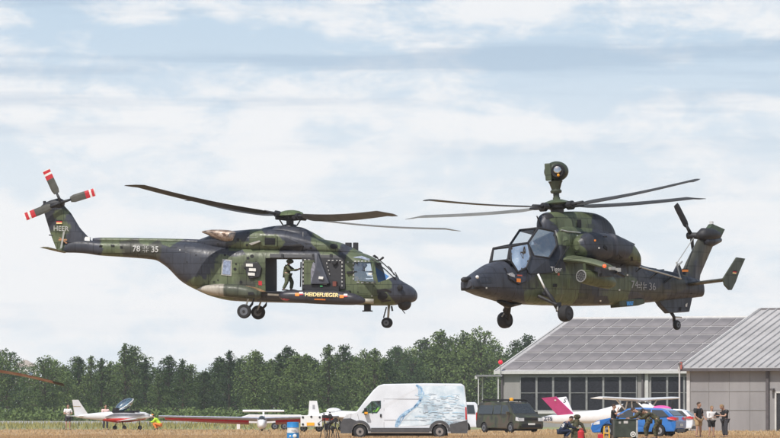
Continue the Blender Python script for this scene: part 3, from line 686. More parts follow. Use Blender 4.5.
# cockpit glazing
gl = H1.panel([(354, 262), (370.4, 261.4), (374, 281.6), (354.6, 281)], SG, .004).build('side_window', M_glass, nh)
fit(H1, [(352.5, 271.2), (373, 271), (373.2, 272.4), (352.5, 272.6)], M_dark, 'window_bar', .03, gl)
fit(H1, [(370, 259.5), (372, 259.5), (376, 283), (374, 283)], M_dark, 'window_pillar', .04, gl)
fit(H1, [(347, 271.5), (353, 271), (353, 273.5), (347, 273.8)], M_black, 'door_hinge', .08)
fit(H1, [(368.5, 272.8), (372.3, 273.3), (371.8, 275), (368.3, 274.5)], M_white, 'mirror_plate', .06)
H1.panel([(375.3, 267), (389.2, 276.4), (385.5, 280), (378.2, 282.3)], SG, .004).build('quarter_window', M_glassb, nh)
H1.panel([(372.8, 262), (376.5, 262), (392.5, 276), (389.2, 276.4), (375.3, 267)], SG, .004).build('windscreen', M_glassd, nh)
H1.panel([(376.5, 262), (392.5, 276), (385.5, 280), (378.2, 282.3), (372.8, 262)], 1, .004).build('far_quarter_window', M_glassd, nh)
M_roofg = pm('roof_window_glass', (.3, .34, .42), .2, var=.4, vs=5)
H1.panel([(353, 257.3), (362, 255.8), (371, 259.2), (368, 260.3), (360, 258.4)], SG, .02).build('roof_window', M_roofg, nh)
for pts in ([(372, 259.8), (378, 264), (386, 270.5), (396, 280)], [(376, 257.5), (383, 263.5), (390, 270), (397, 277.5)]):
    MB().tube([H1.side(x, y, SG)+Vector((0, -.02, .02)) for x, y in pts], .026, 6).build('windscreen_frame', M_dark, nh, smooth=True)
wp = MB().tube([fa.P(376, 260.3, -.7), fa.P(379.5, 260.3, -.75), fa.P(383.5, 257.3, -.8)], [.03, .04, .05], 6).build('mirror_arm', M_dark, nh)
MB().tube([fa.P(394, 275, -.5), fa.P(391, 269, -.45), fa.P(388, 266, -.4)], .022, 6).build('wiper', M_dark, nh)
MB().tube([fa.P(399, 279.5, -.3), fa.P(395, 272, -.3)], .022, 6).build('wiper', M_dark, nh)
fit(H1, [(377, 289.5), (386, 288.5), (391.5, 291), (391, 301), (383, 302.5), (378, 299)], M_dark, 'front_recess', .04, bevel=.01)
H1.panel([(380+5*math.cos(a*math.pi/6)+3, 296+4*math.sin(a*math.pi/6)) for a in range(12)], SG, .05).build('landing_light', M_black, nh)
MB().ball(fa.P(400, 287.5, -.85), (.13, .06, .13)).build('nose_lamp', M_black, nh, smooth=True)
# nose turret
tr = MB().ball(fa.P(404.5, 303.5, -.1), (.3, .3, .3)).build('sensor_turret', M_dark, nh, smooth=True)
MB().lathe(fa.P(404, 300, -.1), (0, 0, 1), [(-.05, .27), (.22, .33)], 20).build('turret_mount', M_dark, tr, smooth=True)
MB().tube([fa.P(409, 296.5, 0), fa.P(415.2, 297, 0), fa.P(416, 297.2, 0)], [.18, .17, .1], 12).build('nose_camera', M_dark, nh, smooth=True)
MB().tube([fa.P(402, 309.5), fa.P(405, 313.5)], .02, 5).build('whip_antenna', M_dark, nh)
# roof boxes
MB().box(fa.P(348.5, 247.5), (.24, .3, .42)).build('roof_sensor', M_dark, nh, bevel=.02)
MB().box(fa.P(355.7, 246.5, .2), (.2, .25, .34)).build('roof_sensor', M_dark, nh, bevel=.02)
MB().tube([fa.P(303, 240, -.9), fa.P(303, 232, -.9)], .012, 5).build('whip_antenna', M_steel, nh)
# rotor head and blades
hb = fa.P(290, 216.5)
M_hub = pm('rotor_head_metal', (.04, .04, .045), .5, metal=.3)
MB().lathe(hb+Vector((0, 0, -.45)), (0, 0, 1), [(0, .3), (.1, .26), (.12, .16), (.32, .16), (.36, .32), (.5, .3)], 20).build('rotor_mast', M_hub, nh, smooth=True, auto=True)
cap = MB().lathe(hb+Vector((0, 0, .02)), (-.05, 0, 1), [(0, .55), (.03, .62), (.12, .56), (.2, .4), (.25, .18), (.26, .01)], 24).build('rotor_cap', M_camo, nh, smooth=True, auto=True); recolor(cap, (.09, .12, .05))
for k in range(4):
    a = R(k*90+28); d = Vector((math.cos(a), math.sin(a), 0))
    MB().tube([hb+d*.15+Vector((0, 0, -.06)), hb+d*.65+Vector((0, 0, -.05))], [.13, .09], 8).build('hub_arm', M_hub, nh)
    MB().tube([hb+d*.3+Vector((0, 0, -.4)), hb+d*.5+Vector((0, 0, -.1))], .03, 6).build('pitch_link', M_hub, nh)
for (x, y, dd, m, nu, pi_) in ((129, 183, -4.0, M_blade_d, -1, 11), (456.5, 229, 4.0, M_blade_l, -1, 7), (389, 212.5, -6.9, pm('rotor_blade_half_lit_tone', (.12, .122, .13), .55, vs=2), 1, 26), (192, 198.5, 6.9, M_blade_d, 1, 9)):  # near right blade has a half-lit tone painted into its colour
    blade(hb, fa.w(x, y, 280.2+dd), .62, nu, m, nh, .13, hubr=.07, pitch=pi_, tipt=.5 if pi_ > 20 else .72)
# crewman standing in the doorway, hand on the far post; pilot in cockpit
M_suit = pm('crew_olive_suit', (.1, .115, .065), .85, vs=8, var=.3)
cm = person('crewman in olive flight suit and helmet standing in the open doorway of the left helicopter', (0, 0, 0), 0,
            {'pelvis': (-.04, 0, .95), 'waist': (-.03, 0, 1.1), 'chest': (.0, 0, 1.32), 'neck': (.03, 0, 1.5), 'skull': (.07, 0, 1.61), 'kneeL': (.14, .13, .5), 'kneeR': (.0, -.13, .5), 'ankleL': (.1, .14, .09), 'ankleR': (-.12, -.14, .09), 'toeL': (.3, .15, .03), 'toeR': (.08, -.15, .03),
             'shoulderL': (.0, .2, 1.42), 'shoulderR': (.0, -.2, 1.42), 'elbowL': (.22, .24, 1.16), 'elbowR': (.16, -.26, 1.14), 'wristL': (.46, .14, 1.3), 'wristR': (.4, -.14, 1.24)},
            M_suit, M_suit, 'long', 'long', helmet=M_suit, height=1.66); cm.scale = (1.2, 1.3, .755)
lp = fa.P(287.5, 291, -.75); cm.location = fa.O+fa.M @ lp; cm.rotation_euler = (0, 0, fa.yaw)
pl = person('pilot in helmet behind the cockpit side window of the left helicopter', (0, 0, 0), 0, SIT, M_flight, M_flight, 'long', helmet=pm('pale_helmet', (.4, .4, .38), .5))
pl.location = fa.O+fa.M @ fa.P(363, 284, -.3); pl.rotation_euler = (0, 0, fa.yaw)
MB().box(fa.P(360, 277, -.3)+Vector((-.32, 0, 0)), (.12, .5, .8)).build('pilot_seat', M_black, nh)

for (x, y) in ((180, 250), (187, 262), (196, 255), (212, 256), (218, 280), (228, 288), (256, 262), (257, 273), (348, 262), (349, 276), (350, 296), (358, 292), (374, 286), (372, 296), (343, 299)):
    H1.panel([(x-.6, y-.6), (x+.6, y-.6), (x+.6, y+.6), (x-.6, y+.6)], SG, .02, 1).build('fastener_plate', M_steel if (x*7) % 3 == 0 else M_black, nh)
fit(H1, [(246, 285.5), (258, 288), (266, 291.5), (262, 291.8), (246, 287)], pm('exhaust_tan_stain', (.3, .19, .1), .7, var=.4, vs=6), 'step_strip', .03)
fit(H3, [(222, 249.2), (262, 251.2), (262, 252.2), (222, 250.4)], M_black, 'cowling_gap', .03)
fit(H3, [(305, 243), (343, 247.5), (343, 248.1), (305, 243.6)], M_dark, 'cowling_seam', .02)
fit(H3, [(243, 233), (243.7, 233), (243.7, 248), (243, 248)], M_dark, 'cowling_seam', .02)
fit(H1, [(268, 293.5), (280, 294), (280, 296), (268, 295.5)], M_steel, 'sill_edge', .09)
fit(H1, [(374.5, 254.8), (378, 257.5), (376, 258.5), (372.5, 256)], M_black, 'roof_vent', .05)

def hatches(h, fr, seeds, sg, L, par):
    for q, (x, y, w, hh) in enumerate(L):
        o = h.slab([(x-w, y-hh), (x+w, y-hh), (x+w, y+hh), (x-w, y+hh)], sg, .012).build('access_hatch', M_camo, par, bevel=.004); paint(o, fr, seeds, sg)
        for v in o.data.color_attributes['paint'].data:
            k = (.7, 1.28, .85)[q % 3]; v.color = [v.color[0]*k, v.color[1]*k, v.color[2]*k, 1]
hatches(H1, fa, seedsN, SG, [(173, 246, 4, 2), (190, 250, 5, 3), (204, 262, 4, 5), (212, 284, 4, 3), (236, 281, 4, 4), (241, 270, 2.2, 3.5), (256, 280, 3, 3), (348, 280, 2.2, 6), (363, 290, 5, 3.4), (376, 293, 2, 3), (120, 251, 5, 2), (168, 256, 3, 2.4), (216, 258, 2.6, 5), (349, 295, 4, 2.5)], nh)
hatches(H3, fa, seedsN, SG, [(230, 241, 5, 3), (252, 236, 6, 2), (292, 240, 6, 2.4), (320, 248, 6, 3), (252, 249, 7, 1.6), (345, 251, 4, 2)], nh)
# ================================================================== attack helicopter (right, nose towards camera-left)
ft = Fr(564, 320, 210, R(233), R(4.5))
tg = ft.root('attack_helicopter', 'slim camouflaged attack helicopter flying on the right with a ball sight above its rotor', 'helicopter')
T1 = Hull(ft, [(465.5, 280, 288, .2, 3, .45), (468, 278, 290, .29, 3.2, .42), (474, 273.8, 293, .36, 3, .4), (482, 268.4, 296, .44, 3, .38), (491, 263, 298.8, .49, 2.8, .42), (498, 261.5, 300.8, .52, 3, .42), (502, 266, 301.5, .54, 3.2, .42), (512, 267, 303, .55, 3.4, .42),
               (518, 259.5, 303.6, .56, 3.5, .45), (541, 256, 304.8, .57, 3.5, .45), (544.5, 250, 305, .57, 3.5, .45), (547, 229, 305, .56, 3.6, .45), (560, 225, 305.5, .56, 4, .45), (580, 226, 305.5, .56, 4, .45), (604, 232, 305, .54, 3.6, .45), (618, 247, 304.5, .5, 3.2, .5),
               (629, 261, 303.8, .44, 2.8, .5), (645, 267, 302.5, .37, 2.5, .5), (660, 270, 301, .32, 2.4, .5), (676, 273, 299.5, .27, 2.4, .5), (690, 277, 298, .22, 2.4, .5), (700, 281, 296.8, .16, 2.4, .5)])
seedsT = [(x, y, c) for c, L in ((CK, [(466, 284), (480, 278), (478, 290), (495, 272), (500, 290), (512, 282), (515, 295), (525, 275), (530, 268), (545, 264), (552, 262), (557, 252), (543, 222), (544, 214), (548, 228), (598, 226), (606, 232), (588, 240), (598, 248), (612, 246), (622, 250), (614, 260), (596, 290), (605, 284), (600, 300), (620, 270), (638, 270), (650, 284), (668, 288), (686, 294), (690, 284), (672, 306), (685, 305), (640, 296), (655, 270), (672, 277), (694, 270), (703, 270)]),
          (CG, [(561, 220), (556, 215), (575, 218), (585, 222), (568, 232), (577, 232), (562, 240), (570, 248), (576, 255), (545, 290), (555, 283), (565, 285), (556, 298), (536, 292), (545, 278), (574, 292), (622, 291), (626, 282), (617, 298), (634, 258), (712, 228), (580, 228)]),
          (CB, [(585, 292), (532, 284), (583, 300), (632, 262), (660, 294), (678, 286), (688, 268), (695, 252), (702, 246), (642, 292), (705, 262), (590, 300)])) for x, y in L]
th = T1.mesh(.035, 128).build('fuselage', M_camo, tg, smooth=True, auto=True); paint(th, ft, seedsT, 1, 2.0, 1.3)
T2 = Hull(ft, [(540, 222, 230, .12, 2.2, .3), (542.5, 214.5, 234, .26, 2.4, .3), (548, 212.2, 236, .34, 2.6, .3), (560, 211.8, 238, .38, 2.8, .3), (576, 211.6, 240, .4, 2.8, .3), (590, 213.2, 242, .4, 2.8, .3), (598, 216.2, 243, .39, 2.7, .3), (604, 221.5, 244, .37, 2.6, .3), (607.5, 228, 246, .33, 2.5, .3), (609.5, 236, 247, .25, 2.3, .3)])
o = T2.mesh(.035, 80).build('mast_fairing', M_camo, tg, smooth=True); paint(o, ft, seedsT, 1, 2, 1.3)
T2.panel([(576.5, 219.5), (580.8, 219.5), (580.8, 228.5), (576.5, 228)], 1, .015).build('side_vent', M_black, o)
T2.panel([(542, 214), (546.5, 213.5), (547, 218), (542, 220)], 1, .015).build('front_vent', M_black, o)
T1.panel([(562.6, 245.8), (566, 245.8), (566, 248.8), (562.6, 248.8)], 1, .015).build('side_port', M_black, tg)
# nacelles
NY = .78
fn = Fr(564, 320, 210, R(233), R(4.5)); fn.O = ft.O+ft.M @ Vector((0, NY, 0))
T3 = Hull(fn, [(576.5, 241, 250, .1, 2.2, .5), (579, 236.5, 255, .27, 2.4, .5), (585, 233.3, 258, .36, 2.6, .5), (596, 232.8, 259.5, .4, 2.7, .5), (602, 233.5, 260, .4, 2.7, .5), (603.6, 236, 258.5, .34, 2.7, .5), (606, 236, 258.5, .34, 2.7, .5), (607.5, 233.5, 260.5, .42, 2.6, .5), (616, 237, 262, .42, 2.5, .5), (625, 241.5, 264, .39, 2.4, .5), (632, 250, 265.5, .32, 2.2, .5), (638, 262, 267, .12, 2, .5)])
m3 = T3.mesh(.035, 56)
for s in (1, -1):
    q = MB(); q.add([(x, s*(y+NY), z) for x, y, z in m3.v], m3.f)
    o = q.build('engine_nacelle', M_camo, tg, smooth=True, auto=True); paint(o, ft, seedsT, 1, 2, 1.3)
    e = ft.P(627, 244, 1.05); e2 = ft.P(634.5, 244.3, .95); e3 = ft.P(622, 240.5, .8)
    v = [Vector((a.x, a.y*s, a.z)) for a in (e, e2, e3)]
    MB().rings([[v[2]+Vector((0, -.12, 0)), v[2]+Vector((0, .12, .03)), v[2]+Vector((-.1, .12, -.1)), v[2]+Vector((-.1, -.12, -.1))],
                [v[1]+Vector((0, -.02, 0)), v[1]+Vector((0, .02, .01)), v[1]+Vector((0, .02, -.02)), v[1]+Vector((0, -.02, -.02))]]).build('exhaust_tip', M_dark, o)
for (x, y, m) in ((594.5, 240.5, M_orange), (598.5, 248, M_white)):
    q = T3.panel([(x-.9, y-.9), (x+.9, y-.9), (x+.9, y+.9), (x-.9, y+.9)], 1, .02, 1); q.v = [(a, b+NY, c) for a, b, c in q.v]; q.build('nacelle_mark', m, tg)
for (x, y) in ((577, 236), (577, 252), (588, 252.5), (598, 276), (600, 301), (619, 290), (627, 275), (486, 288)):
    T1.panel([(x-.8, y-.8), (x+.8, y-.8), (x+.8, y+.8), (x-.8, y+.8)], 1, .02, 1).build('white_dot', M_white, tg)
# ---- canopy
pts = {'P0': (508, 260, .33), 'P1': (510, 246.5, .33), 'P2': (528, 243, .36), 'P3': (538, 228, .36), 'P4': (554, 231, .42),
       'Q1': (511, 261, .42), 'Q2': (518, 272, .54), 'Q3': (526.5, 267.5, .55), 'Q4': (531, 256, .46), 'R1': (534, 256, .46), 'R2': (549, 258, .57), 'R3': (557, 245, .55)}
cp = {}
for k, (x, y, l) in pts.items():
    p = ft.P(x, y, l); cp[k] = p; cp[k+'m'] = Vector((p.x, -p.y, p.z))
def gpoly(keys, mat, name, par=tg): return MB().add([cp[k] for k in keys], [tuple(range(len(keys)))]).build(name, mat, par)
M_tgl = glassmat('tinted_canopy_glass', (.3, .36, .42), .34, (.95, .97, 1), .02)
def rich_glass(m, seed):
    nt = m.node_tree
    for n in nt.nodes:
        if n.type == 'TEX_NOISE': n.inputs['Scale'].default_value = .9; n.inputs['Detail'].default_value = .5; n.inputs['Distortion'].default_value = .8
        if n.type == 'BUMP': n.inputs['Strength'].default_value = .7; n.inputs['Distance'].default_value = .4
rich_glass(M_tgl, 1)
M_wsc = glassmat('windscreen_glass', (.86, .9, .93), .12, (1, 1, 1), .02, blend=.12)
gpoly(['P0', 'P1', 'P1m', 'P0m'], M_wsc, 'windscreen')
gpoly(['P2', 'P3', 'P3m', 'P2m'], M_wsc, 'rear_windscreen')
for s in ('', 'm'):
    g = M_tgl if s == '' else M_glassd
    gpoly([k+s for k in ('Q1', 'P1', 'P2', 'Q4', 'Q3', 'Q2')], g, 'front_side_window')
    gpoly([k+s for k in ('R1', 'P2', 'P3', 'P4', 'R3', 'R2')], g, 'rear_side_window')
fr_ = MB(); L = []
for s in ('', 'm'): L += [(a+s, b+s) for a, b in (('P0', 'P1'), ('P1', 'P2'), ('P2', 'P3'), ('P3', 'P4'), ('Q1', 'Q2'), ('Q2', 'Q3'), ('Q3', 'Q4'), ('Q4', 'P2'), ('R1', 'P2'), ('R1', 'R2'), ('R2', 'R3'), ('R3', 'P4'), ('Q1', 'P0'), ('P1', 'Q1'))]
L += [(a, a+'m') for a in ('P0', 'P1', 'P2', 'P3', 'P4')]
for a, b in L: fr_.tube([cp[a], cp[b]], .038 if 'P' in a else .032, 6)
fr_.build('canopy_frame', M_dark, tg)
MB().prism([(0, 0)]*3, 0, 0) if False else None
r_ = MB()
for ks in (['P1', 'P2', 'P2m', 'P1m'], ['P3', 'P4', 'P4m', 'P3m']):
    A = [cp[k] for k in ks]; n = 4
    r_.add(A+[a+Vector((0, 0, -.05)) for a in A], [(0, 1, 2, 3), (7, 6, 5, 4)]+[(i, (i+1) % 4, (i+1) % 4+4, i+4) for i in range(4)])
rf = r_.build('canopy_roof', M_camo, tg); recolor(rf, CK)
# side skirts below the windows
sk = MB()
for s in (1, -1):
    for ks in (['Q3', 'Q4', 'R1', 'R2'],):
        A = [cp[k] for k in ks]+[ft.P(551, 272, .585), ft.P(530, 274, .575)]
        A = [Vector((a.x, s*a.y, a.z)) for a in A]; nn = len(A)
        sk.add(A+[a-Vector((0, s*.05, 0)) for a in A], [tuple(range(nn)), tuple(range(nn, 2*nn))]+[(i, (i+1) % nn, (i+1) % nn+nn, i+nn) for i in range(nn)])
    A = [cp['P2'], cp['R1'], cp['Q4']]; A = [Vector((a.x, s*a.y, a.z)) for a in A]
    sk.add(A, [(0, 1, 2)])
o = sk.build('canopy_sill', M_camo, tg); recolor(o, CK)
cpan = T1.slab([(504, 268), (511, 262), (518, 273), (527, 269), (526, 281), (518, 284.5), (509, 279)], 1, .02).build('front_door_panel', M_camo, tg); recolor(cpan, (.05, .052, .075))
T1.panel([(515.3, 278.5), (519.6, 278.8), (519.4, 282.5), (515.3, 282)], 1, .05, 1).build('orange_mark', M_orange, tg)
T1.panel([(516, 274.8), (521, 275), (521, 276.3), (516, 276)], 1, .05, 1).build('red_mark', pm('dull_red', (.45, .1, .06), .6), tg)
T1.panel([(505.5, 274), (511, 272.6), (513.5, 275), (513.5, 277.5), (510, 276.5)], 1, .05, 1).build('scratched_patch', pm('bare_metal_patch', (.4, .4, .42), .4, var=.6, vs=25), tg)
T1.panel([(471, 289.5), (473, 289.6), (473, 290.6), (471, 290.4)], 1, .05, 1).build('nose_mark', M_dark, tg)
MB().ball(ft.P(477.3, 277, .36), (.07, .05, .055)).build('nose_light', pm('white_lamp', (.8, .8, .8), .3), tg, smooth=True)
MB().tube([ft.P(470, 279, .1), ft.P(463.5, 279.5, 0), ft.P(462, 279.8, 0)], [.08, .08, .05], 10).build('nose_probe', M_dark, tg, smooth=True)
MB().box(ft.P(470, 287.5, 0), (.34, .5, .17)).build('nose_sensor_box', M_dark, tg, bevel=.03)
T1.text('Tiger', 554.8, 269.4, .15, 1, 'lettering', M_white, tg, .0, off=.06, ux=1.35)
T1.panel([(557.3, 273), (559, 273), (559, 275.5), (557.3, 275.5)], 1, .02, 1).build('small_red_mark', pm('dull_red2', (.5, .12, .08), .6), tg)
T1.panel([(552.5, 283.8), (556.6, 283.8), (556.6, 287.2), (552.5, 287.2)], 1, .02, 1).build('step_hole', M_black, tg)
MB().tube([ft.P(541.5, 226.5, .1), ft.P(536.8, 216, .1)], [.035, .02], 6).build('whip_antenna', M_dark, tg)
# seats and instrument hoods
for (x, y) in ((524, 262), (545, 246)):
    s = MB().box(ft.P(x-4, y-1, 0), (.14, .46, .75)).box(ft.P(x-7, y+9, 0), (.4, .46, .12)).build('pilot_seat', M_black, tg, bevel=.02)
MB().box(ft.P(502, 263, 0), (.45, .5, .16)).build('instrument_hood', M_black, tg)
MB().box(ft.P(523, 249, 0), (.4, .5, .2)).build('instrument_hood', M_black, tg)
M_hgrey = pm('grey_flight_helmet', (.09, .09, .08), .4)
def seat_pilot(x, y, lab, k):
    p = person(lab, (0, 0, 0), 0, SIT, M_flight, M_flight, 'long', helmet=M_hgrey)
    p.location = ft.O+ft.M @ ft.P(x, y, 0); p.rotation_euler = ft.M.to_euler('XYZ'); p.scale = (k, k, k)
seat_pilot(515, 276, 'pilot in dark helmet in the lower front cockpit of the attack helicopter', .88)
seat_pilot(536.5, 261, 'pilot in dark helmet in the higher rear cockpit of the attack helicopter', .88)
# ---- stub wings, pods
def mir(p, s): return Vector((p.x, p.y*s, p.z))
for s in (1, -1):
    le0, te0 = ft.P(561.5, 260, .5), ft.P(588.5, 258, .5); le1, te1 = ft.P(602, 266.5, 2.15), ft.P(619, 269.5, 2.15)
    rs = []
    for i in range(13):
        t = i/12; a = le0.lerp(le1, t); b = te0.lerp(te1, t); z_ = .5*math.sin(t*math.pi)*.12
        thk = lerp(.13, .09, t)
        rs.append([mir(a.lerp(b, u)+Vector((0, 0, z_+h*thk)), s) for u, h in ((0, 0), (.03, .5), (.15, .9), (.4, 1), (.75, .5), (1, 0), (.75, -.3), (.4, -.7), (.15, -.75), (.03, -.5))])
    w_ = MB().rings(rs).build('stub_wing', M_camo, tg, smooth=True, auto=True); recolor(w_, (.12, .14, .085))
    MB().box(mir(ft.P(589, 269, 1.4), s), (.5, .1, .36)).build('pylon', M_camo, w_); recolor(w_.children[0], CG2)
    a = mir(ft.P(581.3, 276, 1.42), s); b = mir(ft.P(614, 283, 1.42), s)
    pod = MB().lathe(a, b-a, [(0, .18), (0, .21), (.35, .235), (1.1, .245), (1.5, .23), ((b-a).length-.08, .15), ((b-a).length, .02)], 24).build('rocket_pod', M_camo, w_, smooth=True, auto=True); recolor(pod, (.11, .13, .065))
    ax = (a-b).normalized(); sd = ax.cross(Vector((0, 0, 1))).normalized(); up = sd.cross(ax)
    MB().lathe(a, ax, [(-.02, .2), (.015, .2), (.02, .165), (0, .16)], 24).build('pod_rim', pm('pod_rim_grey', (.2, .2, .2), .5), pod)
    holes = MB()
    for i in range(19):
        rr, an = (0, 0) if i == 0 else ((.07, (i-1)*60) if i < 7 else (.137, (i-7)*30))
        c = a+ax*.005+sd*rr*math.cos(R(an))+up*rr*math.sin(R(an)); holes.lathe(c, ax, [(-.01, .026), (.012, .026)], 8)
    MB().lathe(a, ax, [(-.01, .17), (.005, .17)], 20).build('pod_face', pm('pod_face_grey', (.12, .12, .12), .5), pod)
    holes.build('tube_openings', M_black, pod)
    tl = MB().box(mir(ft.P(610, 271.5, 2.12), s), (1.2, .1, .14)).box(mir(ft.P(606, 275, 2.1), s), (.6, .2, .1)).tube([mir(ft.P(616, 272, 2.2), s), mir(ft.P(624, 276, 2.2), s)], .05, 6).build('tip_rail', M_dark, w_)
    MB().box(mir(ft.P(612, 268.5, 2.2), s), (.25, .12, .1)).box(mir(ft.P(618, 270, 2.2), s), (.16, .12, .12)).build('rail_fitting', M_steel, tl)
    MB().ball(mir(ft.P(604.5, 266, 2.25), s), (.07, .055, .055)).build('navigation_light', pm('nav_light_red', (.9, .08, .03), .3, emit=((1, .1, .03), 1.5)) if s == 1 else pm('nav_light_green', (.05, .6, .15), .3), w_, smooth=True)
# ---- fin, gearbox, tail rotor, stabiliser
finmesh(ft, ([(678, 281), (686, 263), (694, 247), (701, 234)], [(699.5, 296), (699.8, 276), (708, 257), (716.5, 238)]), 0, .26, 'tail_fin', tg, seeds=seedsT)
finmesh(ft, ([(671, 276), (674, 270), (677.5, 263.5)], [(684, 276), (682, 270), (679.5, 264)]), 0, .08, 'dorsal_fillet', tg, seeds=seedsT, sub=4)
o = MB().prism([ft.inv(x, y) for x, y in ((702, 236), (710.5, 224), (723, 229.5), (719, 238))], -.09, .09).build('fin_cap', M_camo, tg, bevel=.02); recolor(o, (.06, .085, .05))
MB().tube([ft.P(711.5, 225), ft.P(711.5, 221.5)], [.07, .07], 8).build('beacon', pm('beacon_white', (.5, .5, .5), .3), tg)
g = MB().tube([ft.P(698, 236, .02), ft.P(703, 234.5, .12), ft.P(712, 234.5, .14), ft.P(718, 235, .08), ft.P(721, 234.5, 0)], [.12, .22, .2, .12, .03], 14).build('tail_gearbox', M_dark, tg, smooth=True)
MB().tube([ft.P(703, 240, .1), ft.P(712, 241.5, .08), ft.P(720, 240, 0)], [.16, .17, .08], 12).build('gearbox_fairing', M_camo, g, smooth=True); recolor(g.children[0], CK)
th_ = ft.P(691.5, 235.5, -.42)
MB().tube([ft.P(700, 236, -.05), th_, th_+Vector((0, -.14, 0))], [.12, .1, .12], 12).build('tail_rotor_hub', M_dark, tg, smooth=True)
for (tx, ty) in ((676.5, 206), (694, 262), (722, 240)):
    tip = ft.P(tx, ty, -.42); u = (tip-th_).normalized(); Lb = 1.3; sd = u.cross(Vector((0, 1, 0))).normalized(); rs = []
    for k in range(9):
        t = lerp(.3, 1, k/8); c = .12*(1 if t > .38 else .6)*(1 if t < .97 else .8); p = th_+u*Lb*t
        rs.append([p+sd*c*x+Vector((0, z*.03+x*.03, 0)) for x, z in ((-1, 0), (-.3, 1), (.5, .9), (1, 0), (.5, -.7), (-.3, -.6))])
    b = MB().rings(rs).build('tail_rotor_blade', M_dark, tg, smooth=True, auto=True)
    MB().tube([th_, th_+u*Lb*.36], [.07, .045], 8).build('blade_arm', M_dark, b, smooth=True)
sf = MB()
for s in (1, -1):
    r0, r1 = ft.P(682, 284.5, 0), ft.P(695, 285, 0); t0, t1 = ft.P(724, 279.3, 1.8), ft.P(734, 279.7, 1.8)
    rs = []
    for i in range(7):
        t = i/6; a = mir(r0.lerp(t0, t), s); b = mir(r1.lerp(t1, t), s)
        rs.append([a.lerp(b, u)+Vector((0, 0, h*.055)) for u, h in ((0, 0), (.2, 1), (.6, .8), (1, 0), (.6, -.8), (.2, -1))])
    o = MB().rings(rs).build('stabiliser', M_camo, tg, smooth=True, auto=True); recolor(o, CB)
    poly = [(736.5, 257.3), (745, 258.6), (739, 272), (735.5, 282), (731.5, 290), (729, 290), (724.5, 285), (723, 278.5)]
    pl_ = [ft.inv(x, y, 1.8) for x, y in poly]
    e = MB().prism(pl_, s*1.79-.03, s*1.79+.03).build('end_plate', M_camo, o, bevel=.012); recolor(e, (.062, .07, .05))
    yy = s*1.79+s*.035
    fm = lambda P_, m_, n_, pr: MB().add([(ft.inv(x, y, 1.8)[0], yy, ft.inv(x, y, 1.8)[1]) for x, y in P_], [tuple(range(len(P_)))]).build(n_, m_, pr)
    k = fm([(733, 270.3), (736.6, 270.8), (736.2, 271.8), (732.6, 271.3)], M_black, 'flag_marking', e)
    fm([(732.6, 271.3), (736.2, 271.8), (735.8, 272.9), (732.2, 272.4)], M_red, 'flag_stripe', k); fm([(732.2, 272.4), (735.8, 272.9), (735.4, 274), (731.8, 273.5)], M_gold, 'flag_stripe', k)
ky = .16
for q, (m_, a, b) in enumerate(((M_black, 268.6, 269.6), (M_orange, 269.6, 271.8),)):
    MB().add([ft.P(x, y, .2) for x, y in ((682, a), (688.3, a), (688.3, b), (682, b))], [(0, 1, 2, 3)]).build('fin_flag', m_, tg)
MB().add([ft.P(x, y, .21) for x, y in ((690, 290), (692.3, 290), (692.3, 294), (690, 294))], [(0, 1, 2, 3)]).build('tail_opening', M_black, tg)
vf = MB().prism([ft.inv(x, y) for x, y in ((654, 297), (660, 306), (667, 313.3), (687, 312), (690.5, 296))], -.1, .1).build('ventral_fin', M_camo, tg, bevel=.02); paint(vf, ft, seedsT, 1)
MB().add([ft.P(x, y, .115) for x, y in ((685.6, 304), (687.6, 303), (687, 307), (685.4, 306.5))], [(0, 1, 2, 3)]).build('white_mark', M_white, vf)
MB().add([ft.P(x, y, .115) for x, y in ((679.5, 307), (681.5, 307), (681, 311), (679, 311))], [(0, 1, 2, 3)]).build('fin_hole', M_black, vf)
wp_ = ft.P(676.8, 325, 0)
lg = MB().tube([ft.P(671, 312), ft.P(674, 317), wp_+Vector((0, -.1, .02))], [.06, .055, .045], 8).build('tail_gear_leg', M_dark, tg, smooth=True)
MB().tube([ft.P(675, 317), ft.P(681.5, 317.5)], .025, 6).build('gear_strut', M_steel, lg)
wheel(wp_, .165, .13, lg)
# HF antenna rail
ra = MB(); rp_ = []
p0, p1 = ft.P(608, 258, .62), ft.P(681, 278.6, .45)
ra.tube([p0, p1], .028, 6)
for t in (.22, .45, .68, .88):
    c = p0.lerp(p1, t); rp_.append((c, Vector((c.x+.32, c.y-.14, c.z-.22))))
ral = ra.build('antenna_rail', M_steel, tg); [MB().tube(q, .035, 5).build('rail_post', M_black, ral) for q in rp_]
MB().tube([ft.P(680.5, 279, .3), ft.P(676.5, 262, .2)], .03, 6).tube([ft.P(677, 263, .2), ft.P(693.5, 238, 0)], .016, 5).tube([ft.P(677.5, 266, .1), ft.P(682, 261.5, .1)], .03, 5).build('tail_wires', M_steel, tg)
MB().tube([ft.P(655, 270.5), ft.P(664, 269.7)], .02, 5).build('boom_probe', M_dark, tg)
# belly boxes, registration, cross
bx = MB().prism([ft.inv(x, y, .2) for x, y in ((614.5, 299), (615.5, 307.5), (634, 306), (640.5, 304), (640, 299.5))], .0, .38).build('belly_box', M_camo, tg, bevel=.02); recolor(bx, CG2)
MB().add([ft.P(x, y, .39) for x, y in ((626.5, 301.5), (633.5, 301.2), (633, 305.2), (627, 305.6))], [(0, 1, 2, 3)]).build('blue_panel', pm('bright_blue', (.05, .3, .7), .4, var=.4, vs=15), bx)
MB().tube([ft.P(499, 301, 0), ft.P(508, 305, 0), ft.P(520, 303.5, 0)], [.1, .17, .08], 10, flat=.6).build('chin_fairing', M_camo, tg, smooth=True); recolor(tg.children[-1], CK) if tg.children[-1].name.startswith('chin') else None
M_regn = pm('grey_marking', (.34, .34, .36), .6)
T1.text('74', 633.6, 285, .25, 1, 'lettering', M_regn, tg, .0, off=.05, ux=1.35)
